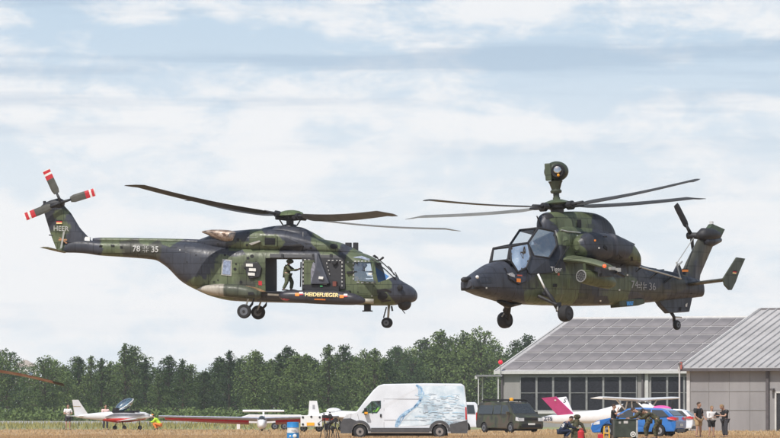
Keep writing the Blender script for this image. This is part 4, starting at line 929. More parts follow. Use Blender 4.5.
T1.text('36', 651.2, 287, .25, 1, 'lettering', M_regn, tg, .0, off=.05, ux=1.35)
cross_on(T1, 642.2, 286.2, 4.2, 1, tg, .015)
# ---- main gear
M_oleo = pm('oleo_white', (.7, .7, .7), .3)
for s, (wx, wy), (ax_, ay_), (bx_, by_) in ((1, (565.5, 313.5), (537, 272), (545.5, 291)), (-1, None or (506, 320), (0, 0), (0, 0))):
    c = ft.P(565.5, 313.5, 1.2) if s == 1 else mir(ft.P(565.5, 313.5, 1.2), -1)
    k = [mir(ft.P(538, 274, .62), s), mir(ft.P(545.5, 290, .8), s), c+Vector((.12, -s*.15, .1))]
    leg = MB().tube([mir(ft.P(542, 293, .5), s), mir(ft.P(550, 296, .8), s), c+Vector((.05, -s*.15, 0))], [.07, .08, .06], 8).build('main_gear_leg', M_dark, tg, smooth=True)
    MB().tube([k[0], k[1]], .035, 8).build('oleo_strut', M_oleo, leg, smooth=True)
    MB().tube([k[1]+(k[0]-k[1])*.1, k[2]], [.07, .06], 8).build('shock_body', M_dark, leg, smooth=True)
    MB().tube([c+Vector((.3, -s*.1, .1)), c+Vector((.1, -s*.2, .35))], .025, 5).build('hydraulic_line', M_steel, leg)
    wheel(c, .27, .3, leg, rim=M_dark)
    MB().tube([mir(ft.P(538, 296, .5), s), c+Vector((.25, -s*.17, .3)), c+Vector((.08, -s*.17, .05))], [.06, .05, .05], 6).build('drag_link', M_dark, leg); MB().box(c+Vector((.12, -s*.17, .22)), (.16, .12, .3)).build('axle_block', M_dark, leg)
# ---- mast sight
hb = ft.P(557, 206.5)
hu = Vector((0, 0, 1))
MB().lathe(hb, hu, [(-.3, .2), (-.1, .22), (-.05, .34), (.06, .34), (.08, .1)], 20).build('rotor_hub', M_hub, tg, smooth=True, auto=True)
cp_ = MB().lathe(hb+hu*.04, hu, [(0, .3), (.02, .46), (.06, .48), (.11, .4), (.18, .18), (.19, .12), (.25, .12)], 28).build('rotor_cap', M_camo, tg, smooth=True, auto=True); recolor(cp_, (.08, .1, .06))
st = MB().lathe(hb+hu*.2, hu, [(0, .1), (.22, .1), (.24, .17), (.3, .19), (.36, .14), (.55, .2), (.62, .24)], 20).build('sight_mast', M_camo, tg, smooth=True, auto=True); recolor(st, (.05, .06, .04))
sc_ = ft.P(556.3, 171.5); cam = (ft.M.transposed() @ Vector((-.12, -1, -.03))).normalized(); sd = cam.cross(hu).normalized()
rm = Matrix((sd, cam, sd.cross(cam))).transposed()
ba = MB().ball(sc_, (.4, .33, .33), 28, 18, rm).build('ball_sight', M_camo, tg, smooth=True); recolor(ba, (.042, .052, .034))
fb = MB().box(sc_+cam*.06-sd*.2*-1 if False else sc_+cam*.12+sd*.24*(1 if ft.proj(sc_+sd)[0] < ft.proj(sc_)[0] else -1), (.2, .4, .56), rm).build('sight_side_box', M_camo, ba, bevel=.03); recolor(fb, (.08, .1, .065))
L_ = 1 if ft.proj(sc_+sd)[0] > ft.proj(sc_)[0] else -1
lr = MB().lathe(sc_+cam*.2+sd*L_*.06, cam, [(0, .25), (.13, .2), (.15, .19), (.13, .14)], 24).build('sight_face', M_black, ba, smooth=True, auto=True)
M_lens = glassmat('sight_lens', (.2, .25, .3), .55, (1, 1, 1), .02)
for nd in M_lens.node_tree.nodes:
    if nd.type == 'BUMP': nd.inputs['Strength'].default_value = 0
lc = sc_+cam*.36+sd*L_*.07+Vector((0, 0, .06)); MB().lathe(lc, (cam+Vector((0, 0, .25))).normalized(), [(-.02, .13), (.0, .13), (.012, .1), (.016, .01)], 20).build('sight_lens', M_lens, lr, smooth=True)
MB().ball(sc_+cam*.35+sd*L_*.09-Vector((0, 0, .13)), .05, 10, 8).build('amber_lens', pm('amber_lens', (.8, .35, .03), .2), lr, smooth=True)
for (x, y, dd, m, nu, pi_) in ((703, 178, -4.4, M_blade_d, -1, 19), (411, 217, 4.4, M_blade_l, 1, 14), (421, 199, -4.7, M_blade_d, 1, 6), (699, 197, 4.7, M_blade_d, -1, 16)):
    blade(hb+hu*-.02, ft.w(x, y, 210+dd), .5, nu, m, tg, .15, hubr=.06, flex=.012, pitch=pi_)

hatches(T1, ft, seedsT, 1, [(486, 280, 5, 3), (494, 290, 6, 3), (532, 284, 3, 4), (545, 297, 5, 3), (560, 290, 4, 4), (572, 283, 3, 5), (583, 296, 5, 3), (603, 292, 5, 4), (568, 250, 3, 7), (572, 238, 3, 5), (560, 236, 3, 5), (650, 276, 6, 2), (668, 279, 4, 3), (668, 292, 5, 2.5), (622, 284, 3, 6), (480, 288, 3, 2)], tg)
hatches(T2, ft, seedsT, 1, [(553, 221, 4, 4), (568, 224, 4, 5), (590, 228, 5, 4)], tg)
T1.slab([(506, 300.4), (600, 302.6), (600, 304), (506, 302.3)], 1, .015).build('exhaust_stain_strip', pm('brown_belly_stain', (.16, .09, .05), .7, var=.6, vs=3, col2=(.05, .04, .035)), tg)

for P_, mt, nm in (([(603.2, 236), (606.6, 236), (606.9, 250), (605.5, 259), (602.5, 258.5), (603.4, 248)], M_black, 'nacelle_gap'), ([(578.5, 238), (581, 236.2), (580.5, 254), (578.3, 252)], M_black, 'intake_opening'), ([(616, 255), (619, 255), (619, 259), (616, 259)], M_black, 'nacelle_vent'), ([(630.5, 257), (632.5, 257), (632.5, 261), (630.5, 261)], M_black, 'nacelle_vent')):
    q = T3.slab(P_, 1, .02); q.v = [(x, y+NY, z) for x, y, z in q.v]; q.build(nm, mt, tg)
edge = MB()
dp = [(504, 268), (509, 279), (518, 284.5), (526, 281), (527, 269)]
edge.tube([T1.side(x, y, 1)+Vector((0, .03, 0)) for x, y in dp], .022, 5).build('door_seal', M_black, tg)
MB().tube([T1.side(x, y, 1)+Vector((0, .02, 0)) for x, y in ((531, 274), (552, 272.5), (557.5, 262), (557.5, 248))], .02, 5).build('door_seal', M_black, tg)
MB().tube([T1.side(x, y, 1)+Vector((0, .03, 0)) for x, y in ((553, 231), (566, 231.5), (580, 233))], .025, 5).build('cowl_rail', M_steel, tg)
# ================================================================== setting
def sheet(name, x0, x1, y0, y1, z, mat):
    o = MB().add([(x0, y0, z), (x1, y0, z), (x1, y1, z), (x0, y1, z)], [(0, 1, 2, 3)]).build(name, mat); return tag(o, kind='structure')
M_far = pm('dry_meadow', (.3, .27, .15), .95, vs=.03, var=.3, col2=(.24, .27, .12))
M_near = pm('golden_dry_grass', (.44, .26, .13), .95, vs=.1, var=.12, col2=(.4, .3, .17), bump=.4)
M_grav = pm('pale_gravel', (.34, .33, .31), .95, vs=.05, var=.2)
sheet('ground', -6000, 6000, -300, 20000, 0, M_far)
sheet('dry_grass_field', -400, 400, -100, 482, .004, M_near)
sheet('gravel_strip', -900, 900, 760, 1030, .004, M_grav)
def tufts(name, n, xr, yr, hr, w, cols, kind='stuff', dens=None):
    mb = MB()
    for i in range(n):
        x = random.uniform(*xr); y = random.uniform(*yr)
        if mn.noise(Vector((x*.25, y*.08, 0))) < -.15 and random.random() < .7: continue
        h = random.uniform(*hr)*(1+.6*mn.noise(Vector((x*.6, y*.2, 5)))); a = random.uniform(0, math.pi); dx, dy = math.cos(a)*w, math.sin(a)*w
        lx, ly = random.uniform(-.5, .5)*h, random.uniform(-.3, .3)*h
        mb.add([(x-dx, y-dy, 0), (x+dx, y+dy, 0), (x+lx, y+ly, h)], [(0, 1, 2)])
    return tag(mb.build(name, cols), kind=kind)
tufts('grass', 52000, (-22, 22), (300, 352), (.03, .12), .022, pm('grass_blades_golden', (.44, .27, .14), .9, vs=.2, var=.12, col2=(.4, .29, .16)))
tufts('grass', 16000, (-28, 30), (352, 480), (.05, .16), .035, pm('grass_blades_tan', (.43, .3, .16), .9, vs=.3, var=.2))
tufts('weeds', 9000, (-75, 0), (490, 760), (.15, .55), .05, pm('green_yellow_weeds', (.2, .2, .06), .9, vs=.15, var=.3, col2=(.42, .36, .14)))

# ------------------------------------------------------------------ trees
def leafmat(name, dark, light):
    m, nt, out = newmat(name); b = N(nt, 'ShaderNodeBsdfPrincipled', i_Roughness=.75); b.inputs['Specular IOR Level'].default_value = .2
    tc = N(nt, 'ShaderNodeTexCoord'); n = N(nt, 'ShaderNodeTexNoise', i_Scale=.45, i_Detail=4.0, i_Roughness=.7)
    oi = N(nt, 'ShaderNodeObjectInfo'); a = N(nt, 'ShaderNodeMath', operation='MULTIPLY_ADD'); a.inputs[1].default_value = .6; a.inputs[2].default_value = -.32
    nt.links.new(oi.outputs['Random'], a.inputs[0]); s = N(nt, 'ShaderNodeMath', operation='ADD'); nt.links.new(n.outputs['Fac'], s.inputs[0]); nt.links.new(a.outputs[0], s.inputs[1])
    cr = N(nt, 'ShaderNodeValToRGB'); e = cr.color_ramp.elements; e[0].position = .32; e[0].color = c4(dark); e[1].position = .68; e[1].color = c4(light)
    nt.links.new(tc.outputs['Object'], n.inputs['Vector']); nt.links.new(s.outputs[0], cr.inputs[0]); nt.links.new(cr.outputs[0], b.inputs['Base Color'])
    nt.links.new(b.outputs[0], out.inputs[0]); return m
M_leafd = leafmat('dark_foliage', (.03, .055, .016), (.105, .15, .045))
M_leafl = leafmat('fresh_foliage', (.045, .08, .025), (.14, .19, .06))
M_bark = pm('bark', (.07, .05, .035), .9, vs=2, var=.3)
def leaves(mb, rng_, c, r, n, s):
    for _ in range(n):
        d = Vector((rng_.gauss(0, 1), rng_.gauss(0, 1), rng_.gauss(0, 1))).normalized()*rng_.random()**.35
        p = c+Vector((d.x*r[0], d.y*r[1], d.z*r[2])); a = Vector((rng_.gauss(0, 1), rng_.gauss(0, 1), rng_.gauss(0, .7))).normalized()
        b = a.cross(Vector((rng_.gauss(0, 1), rng_.gauss(0, 1), rng_.gauss(0, 1)))).normalized(); q = s*rng_.uniform(.6, 1.3)
        mb.add([p-a*q*.6, p-b*q*.45+a*q*.1, p+a*q*.7, p+b*q*.5], [(0, 1, 2, 3)])
def tree_proto(kind, seed, mat):
    """12 m tall; crown grown from clumps set on limbs"""
    g = random.Random(seed); mb = MB(); tb = MB(); H = 12.0
    tb.tube([(0, 0, 0), (g.uniform(-.1, .1), 0, H*.35), (g.uniform(-.3, .3), g.uniform(-.2, .2), H*.7), (g.uniform(-.3, .3), 0, H*.93)], [.28, .22, .12, .03], 7)
    n = 46
    for i in range(n):
        t = (i+.5)/n; z = lerp(.1 if kind != 'round' else .2, .98, t)*H; a = i*2.4+g.uniform(-.4, .4)
        if kind == 'spire': w = 2.7*(1-t)**.75*(.75+.5*g.random())+.12
        elif kind == 'oval': w = 3.0*math.sin(math.pi*min(1, .12+t*.86))**.8*(.7+.5*g.random())
        else: w = 4.3*math.sin(math.pi*min(1, .16+t*.8))**.7*(.65+.5*g.random())
        for k in range(2 if kind != 'spire' else 1):
            rr = w*(1 if k == 0 else .45); aa = a+k*1.9
            c = Vector((math.cos(aa)*rr, math.sin(aa)*rr, z+g.uniform(-.3, .3)))
            cr = lerp(1.25, .5, t) if kind == 'spire' else g.uniform(.8, 1.4)*(1 if t < .85 else .7)
            leaves(mb, g, c, (cr, cr, cr*.75), int((52 if kind == 'spire' else 50)*cr), .25)
            if i % 3 == 0: tb.tube([(0, 0, z*.8), c*.6+Vector((0, 0, z*.36)), c], [.1, .06, .02], 5)
        if kind == 'spire': leaves(mb, g, Vector((0, 0, z)), (w*.6+.1, w*.6+.1, .5), 20, .25)
    r = empty('tree', (0, 0, 0)); mb.build('crown', mat, r); tb.build('trunk', M_bark, r); return r
protos = {k: [tree_proto(k, i*7+j, M_leafd if k != 'round' else M_leafl) for j in range(3)] for i, k in enumerate(('spire', 'oval', 'round'))}
used = set()
def place_tree(kind, x, y, h, wk, label, group):
    i = random.randrange(3); p = protos[kind][i]
    if (kind, i) in used: p = copy_tree(p)
    used.add((kind, i)); p.location = (x, y, 0); p.rotation_euler = (0, 0, random.uniform(0, 6.28)); s = h/12; p.scale = (s*wk, s*wk, s)
    tag(p, label, 'tree', group); p.name = {'spire': 'conifer_tree', 'oval': 'leafy_tree', 'round': 'round_tree'}[kind]
prof = [(-60, 352), (0, 349), (12, 352), (17, 366), (34, 367), (39, 360), (50, 355), (60, 352), (80, 351), (92, 356), (104, 357), (115, 355), (125, 343), (135, 347), (147, 353), (165, 354), (178, 360), (190, 359), (205, 358), (215, 352), (232, 350), (240, 346), (252, 352), (268, 345), (282, 348), (300, 340), (313, 346), (330, 344), (345, 346), (360, 343), (375, 348), (388, 340), (400, 334), (415, 337), (430, 329), (445, 331), (460, 332), (475, 329), (490, 328), (505, 336), (515, 342), (530, 334), (545, 340), (570, 348), (640, 350), (840, 350)]
def ptop(px):
    for i in range(len(prof)-1):
        if prof[i][0] <= px <= prof[i+1][0]: return lerp(prof[i][1], prof[i+1][1], (px-prof[i][0])/(prof[i+1][0]-prof[i][0]))
    return 352
rt = random.Random(11)
px = -42.0
while px < 560:
    D = rt.uniform(1080, 1210) if px < 395 else rt.uniform(1250, 1350)
    up = rt.choice([0, 0, 1, 6, 13, 20]); k = rt.choice(['spire', 'oval', 'spire', 'oval', 'round']) if px < 395 else rt.choice(['round', 'round', 'oval'])
    h = CH+(HY-ptop(px)-up)*D/F; G_ = ground(px, D)
    if px < 395: lb, gr = {'spire': ('dark pointed tree in the tree line behind the light aircraft and vans', 'pointed trees of the tree line'), 'oval': ('dark green leafy tree in the tree line left of the hangars', 'leafy trees of the tree line'), 'round': ('broad bushy tree among the darker tree line left of the hangars', 'bushy trees of the tree line')}[k]
    else: lb, gr = {'round': ('tall rounded pale green tree between the white van and the hangar roof', 'tall rounded trees beside the hangar'), 'oval': ('tall narrow-crowned leafy tree behind the hangar end', 'tall oval trees beside the hangar')}[k]
    place_tree(k, G_.x, D, h, {'spire': 1.0, 'oval': 1.05, 'round': .95}[k]*(13/h)**.35, lb, gr)
    px += rt.uniform(8, 16) if px < 395 else rt.uniform(12, 19)
px = -45.0
while px < 600:
    D = rt.uniform(1190, 1270) if px < 395 else rt.uniform(1390, 1480); G_ = ground(px, D)
    h = CH+(HY-ptop(px)-rt.uniform(6, 22))*D/F
    place_tree(rt.choice(['oval', 'round']), G_.x, D, h, 1.15, 'tree of the second row, only its crown top showing above the front trees', 'second row of trees')
    px += rt.uniform(11, 15)
for k in protos:
    for i, p in enumerate(protos[k]):
        if (k, i) not in used:
            for c in list(p.children): bpy.data.objects.remove(c)
            bpy.data.objects.remove(p)
ub = MB(); gu = random.Random(5)
for i in range(520):
    px = gu.uniform(-50, 600); D = gu.uniform(1050, 1078) if px < 395 else gu.uniform(1180, 1240); c = ground(px, D); hh = gu.uniform(.8, 2.3)
    leaves(ub, gu, Vector((c.x, D, hh*.5)), (1.6, 1.2, hh*.6), 45, .42)
tag(ub.build('undergrowth', M_leafl), kind='stuff')

# ------------------------------------------------------------------ white house far left behind the trees
M_wwall = pm('white_wall', (.7, .68, .66), .8, var=.06)
M_proof = pm('pinkish_roof', (.5, .43, .41), .8)
wh = empty('white_building', ground(26, 1500)+Vector((0, 0, 0)), 0, 'pale white building with a pinkish roof glimpsed between the trees at far left', 'building')
MB().box((0, 0, 6), (5.2, 8, 12)).build('wall', M_wwall, wh)
MB().prism([(-3, 12.05), (3, 12.05), (0, 13.6)], -4.4, 4.4).build('roof', M_proof, wh)
for x in (-1.5, 1.4):
    for z in (3.2, 6.6, 10.2): MB().box((x, -4.03, z), (.9, .08, 1.3)).build('window', M_winp, wh)

# ------------------------------------------------------------------ hangars
M_hwall = pm('hangar_wall_grey', (.27, .26, .255), .8, vs=.5, var=.12, stretch=(1, 1, .2))
M_hwall2 = pm('hangar_wall_pale', (.25, .24, .245), .8, vs=.5, var=.12, stretch=(1, 1, .3))
M_hroof = pm('hangar_roof_sheet', (.42, .405, .4), .55, vs=.35, var=.14)
M_solar = pm('solar_panel_face', (.2, .178, .175), .4, vs=.3, var=.3)
M_trim = pm('pale_trim', (.5, .49, .48), .6, var=.08)
M_gdark = pm('dark_gutter', (.09, .08, .085), .6)
M_pane = pm('dark_window_pane', (.02, .02, .026), .35, vs=5, var=.6, spec=.3, stretch=(1, 1, 6))
M_wfr = pm('grey_window_frame', (.22, .22, .22), .5)
def hangar(name, label, pxl, D, phi, eave, rise, half, L, wall, ribs):
    e = empty(name, ground(pxl, D), -R(phi), label, 'hangar')
    MB().prism([(0, 0), (2*half, 0), (2*half, eave), (half, eave+rise-.02), (0, eave)], 0, L, 'x').build('wall', wall, e)
    sl = math.atan2(rise, half); ov = .45
    rb = MB()
    for s in (0, 1):
        y0, y1 = (-ov, half) if s == 0 else (2*half+ov, half)
        z0, z1 = eave-ov*math.tan(sl)+.02, eave+rise+.02
        rb.add([(-.35, y0, z0), (L+.35, y0, z0), (L+.35, y1, z1), (-.35, y1, z1), (-.35, y0, z0+.14), (L+.35, y0, z0+.14), (L+.35, y1, z1+.14), (-.35, y1, z1+.14)],
               [(0, 3, 2, 1), (4, 5, 6, 7), (0, 1, 5, 4), (1, 2, 6, 5), (2, 3, 7, 6), (3, 0, 4, 7)])
        if ribs:
            x = -.3
            while x < L+.3:
                a, b = z0+.14, z1+.14
                rb.add([(x, y0+.02*(1-2*s), a-.02), (x+.12, y0+.02*(1-2*s), a-.02), (x+.12, y1, b-.02), (x, y1, b-.02), (x+.03, y0+.02*(1-2*s), a+.11), (x+.09, y0+.02*(1-2*s), a+.11), (x+.09, y1, b+.11), (x+.03, y1, b+.11)],
                       [(4, 5, 6, 7), (0, 1, 5, 4), (1, 2, 6, 5), (3, 0, 4, 7)]); x += ribs
    rb.build('roof', M_hroof, e)
    MB().tube([(-.3, half, eave+rise+.14), (L+.3, half, eave+rise+.14)], .14, 6).build('ridge_cap', M_trim if not ribs else M_gdark, e)
    return e, sl
h1, sl = hangar('solar_hangar', 'wide grey hangar with solar panels on its roof and a row of dark windows', 501, 580, 27, 4.95, 4.8, 15.1, 31, M_hwall, 0)
MB().box((15.5, -.5, 4.86), (31.8, .16, .26)).build('gutter', M_trim, h1)
MB().prism([(-.45, 4.7), (15.1, 9.65), (15.1, 10.0), (-.45, 5.05)], -.5, -.36, 'x').build('verge_board', M_trim, h1)
pv = MB().box((0, 0, 0), (1.5, 2.3, .03)).build('solar_panel', M_solar, h1)
first = True; t_ = math.tan(sl)
for j in range(6):
    for i in range(16):
        o = pv if first else pv.copy()
        if not first: COL.objects.link(o)
        first = False; yc = -.1+1.25+j*2.47; o.location = (.85+i*1.65, yc, 4.95+yc*t_+.14+.055); o.rotation_euler = (sl, 0, 0)
wn = None
for i in list(range(7))+list(range(8, 17)):
    x = 2.75+i*1.64
    if i > 7: x += -.35
    w = MB()
    for (cx, cz, dx, dz) in ((x-.775, 2.98, .1, 3.1), (x+.775, 2.98, .1, 3.1), (x, 4.48, 1.54, .1), (x, 1.46, 1.54, .12), (x, 3.04, 1.46, .05)): w.box((cx, -.06, cz), (dx, .12 if dx < .2 else .11, dz))
    w.build('window', M_wfr, h1); MB().box((x, -.02, 2.98), (1.46, .05, 2.94)).build('pane', M_pane, h1.children[-1])
MB().box((15.5, -.12, 1.3), (30.9, .2, .22)).build('window_sill', M_trim, h1)
for x in (.15, 13.95): MB().box((x, -.1, 2.5), (.16, .14, 4.8)).build('downpipe', M_gdark, h1)
MB().box((14.35, -.06, 2.7), (.3, .1, 4.6)).build('pillar', M_trim, h1)
h2, sl2 = hangar('metal_hangar', 'nearer pale grey hangar with a ribbed metal roof at the right edge', 687, 448, 23.7, 4.3, 4.15, 15.3, 26, M_hwall2, .62)
MB().box((12, -.5, 4.22), (24.8, .18, .2)).build('gutter', M_gdark, h2)
MB().prism([(-.5, 4.05), (15.3, 8.35), (15.3, 8.7), (-.5, 4.4)], -.48, -.36, 'x').build('verge_board', M_trim, h2)
MB().box((5.95, -.1, 2.1), (.22, .16, 4.15)).build('downpipe', M_gdark, h2)
MB().box((.12, -.04, 2.1), (.24, .1, 4.1)).build('corner_trim', M_trim, h2)
for z in (1.45, 2.75): MB().box((3.05, -.02, z), (5.5, .03, .03)).build('panel_seam', M_hwall, h2)
for x in (1.6, 3.1, 4.6): MB().box((x, -.02, 2.1), (.025, .03, 4.0)).build('panel_seam', M_hwall, h2)
for x in range(6): MB().box((6.9+x*.75, -.02, 2.1), (.03, .05, 4.1)).build('panel_seam', M_gdark, h2)
dr = MB().box((7.6, -.04, 1.3), (1.9, .08, 2.6)).build('door', pm('dark_door', (.025, .025, .03), .5), h2)
MB().box((6.55, -.1, 1.3), (.12, .12, 2.7)).box((8.6, -.1, 1.3), (.12, .12, 2.7)).box((7.6, -.1, 2.66), (2.1, .12, .12)).build('door_frame', M_trim, dr)
MB().box((8.2, -.11, 1.1), (.2, .06, .04)).build('door_handle', M_steel, dr)
MB().box((6.35, -.25, 2.85), (.25, .35, .14)).build('wall_lamp', M_gdark, h2)
MB().box((-.2, -.6, 4.5), (.14, .14, .5)).build('gutter_end', pm('rusty_red', (.35, .1, .08), .7), h2)
# canopy, red obstruction lamp, lamp pole
cn = empty('metal_canopy', ground(488, 574), 0, 'small grey metal canopy on thin posts at the left end of the solar hangar', 'canopy')
MB().box((.1, 1, 4.55), (2.3, 3, .16)).build('canopy_roof', pm('canopy_grey', (.2, .2, .21), .6), cn)
MB().box((-1.05, 1, 4.4), (.18, 3, .3)).build('fascia', M_trim, cn)
for x, y in ((-.85, -.3), (-.45, 2.2), (.9, -.3), (.9, 2.2)): MB().box((x, y, 2.23), (.1, .1, 4.46)).build('post', M_trim, cn)
rl = empty('obstruction_lamp', at(500.5, 371, 579.3), 0, 'small round red lamp on a short stem above the left hangar corner', 'lamp')
MB().tube([(0, 0, -.4), (0, 0, .6)], .05, 8).build('stem', M_steel, rl); MB().ball((0, 0, .78), .2).build('lamp_globe', pm('red_globe', (.8, .02, .05), .3, emit=((1, .02, .06), .35)), rl, smooth=True)
lpz = empty('lamp_pole', ground(679.5, 425), 0, 'thin white pole standing in front of the gap between the two hangars', 'pole')
MB().tube([(0, 0, 0), (0, 0, 4.5)], [.07, .05], 10).build('pole', M_trim, lpz); MB().box((0, 0, .1), (.3, .3, .2)).build('pole_base', M_trim, lpz); MB().box((0, -.12, 4.45), (.2, .4, .1)).build('lamp_head', M_gdark, lpz)

# ------------------------------------------------------------------ road vehicles
def vbody(fr_or, prof, W, belt, top, tum, mat, par, bevel, arches, ar):
    mb = MB().prism(prof, -W/2, W/2)
    mb.v = [(x, y*(1 if z <= belt else lerp(1, tum, min(1, (z-belt)/(top-belt)))), z) for x, y, z in mb.v]
    o = mb.build('body', mat, par, bevel=bevel)
    if arches: boolean(o, [(MB().lathe((x, -W, ar*.95), (0, 1, 0), [(0, ar*1.12), (2*W, ar*1.12)], 28), M_black) for x in arches]); MB().box(((arches[0]+arches[1])/2, 0, ar*1.2), (abs(arches[0]-arches[1])+ar*2.3, W-.5, ar*1.6)).build('underbody', M_black, par)
    return o
def wyf(W, belt, top, tum): return lambda z: W/2*(1 if z <= belt else lerp(1, tum, min(1, (z-belt)/(top-belt))))
def vside(poly, wy, sg, t, mat, name, par):
    mb = MB(); n = len(poly)
    mb.add([(x, sg*(wy(z)+t), z) for x, z in poly]+[(x, sg*(wy(z)-.03), z) for x, z in poly], [tuple(range(n)), tuple(range(n, 2*n))]+[(i, (i+1) % n, (i+1) % n+n, i+n) for i in range(n)])
    return mb.build(name, mat, par)
def vcross(x0, z0, x1, z1, w0, w1, t, mat, name, par):
    """pane across the width on a sloping face between two profile points"""
    d = Vector((x1-x0, 0, z1-z0)).normalized(); n = Vector((d.z, 0, -d.x)) if d.z > 0 and x1 < x0 else Vector((-d.z, 0, d.x))
    if n.z < 0: n = -n
    A = [Vector((x0, -w0, z0)), Vector((x0, w0, z0)), Vector((x1, w1, z1)), Vector((x1, -w1, z1))]
    return MB().add([a+n*t for a in A]+[a-n*.02 for a in A], [(0, 1, 2, 3), (7, 6, 5, 4)]+[(i, (i+1) % 4, (i+1) % 4+4, i+4) for i in range(4)]).build(name, mat, par)
def ribbon(pts, w, wy, sg, t, mb):
    for i in range(len(pts)-1):
        (x0, z0), (x1, z1) = pts[i], pts[i+1]; L = math.hypot(x1-x0, z1-z0)+1e-6; nx, nz = -(z1-z0)/L*w/2, (x1-x0)/L*w/2
        q = [(x0+nx, z0+nz), (x1+nx, z1+nz), (x1-nx, z1-nz), (x0-nx, z0-nz)]
        mb.add([(x, sg*(wy(z)+t+.0004*(i % 2)), z) for x, z in q], [(0, 1, 2, 3)])
M_vwhite = pm('van_white_paint', (.66, .69, .74), .35, vs=1.2, var=.07, coat=.4)
M_plast = pm('grey_plastic', (.07, .07, .075), .6)
M_autog = pm('car_glass', (.03, .035, .04), .08, var=.1, spec=.8)
M_head = pm('headlight_glass', (.6, .62, .65), .15)
M_tail = pm('tail_light', (.5, .02, .02), .25)
M_amber = pm('amber_plastic', (.9, .4, .03), .35)
fv = Fr(403.8, 438.6, 325, math.pi)
van = fv.root('panel_van', 'high-roofed white panel van with blue painted swirls along its side', 'van')
def V(*pp): return [fv.inv(x, y, 1.0) for x, y in pp]
wv = wyf(2.02, 1.25, 2.72, .9)
vb = vbody(fv, V((341.5, 433), (340.3, 429), (341.5, 421.5), (345.5, 415.5), (352, 412.8), (357, 411), (365, 400.5), (373, 390.5), (378.5, 385.5), (384, 384), (425, 383.3), (461.5, 383.6), (464.5, 386), (466.8, 405), (467.6, 420), (467.6, 431), (464, 433.3)), 2.02, 1.25, 2.72, .9, M_vwhite, van, .05, [fv.inv(360, 431, 1)[0], fv.inv(439.6, 431, 1)[0]], .36)
win = V((361.5, 413.2), (366, 407), (371.5, 401.2), (381, 400.6), (381, 408), (377, 413.4))
boolean(vb, [(MB().prism(win, -2, 2), M_black)])
vside(V((360.8, 413.8), (365.5, 406.5), (371, 400.6), (381.6, 400), (381.6, 409), (377.5, 414)), wv, 1, .004, M_black, 'window_surround', van) if False else None
MB().add([(x, wv(z)-.02, z) for x, z in win], [tuple(range(6))]).build('side_window', glassmat('van_glass', (.62, .78, .68), .1), van)
MB().add([(x, -wv(z)+.02, z) for x, z in win], [tuple(range(6))]).build('side_window', glassmat('van_glass_far', (.8, .9, .85), .05), van)
vside(V((371.2, 401.5), (372, 401), (373, 413.5), (372.2, 413.5)), wv, 1, .01, M_black, 'window_bar', van)
x0, z0 = fv.inv(357.5, 410.6, 0); x1, z1 = fv.inv(377.5, 386.6, 0)
vcross(x0, z0, x1, z1, .86, .8, .006, M_autog, 'windscreen', van)
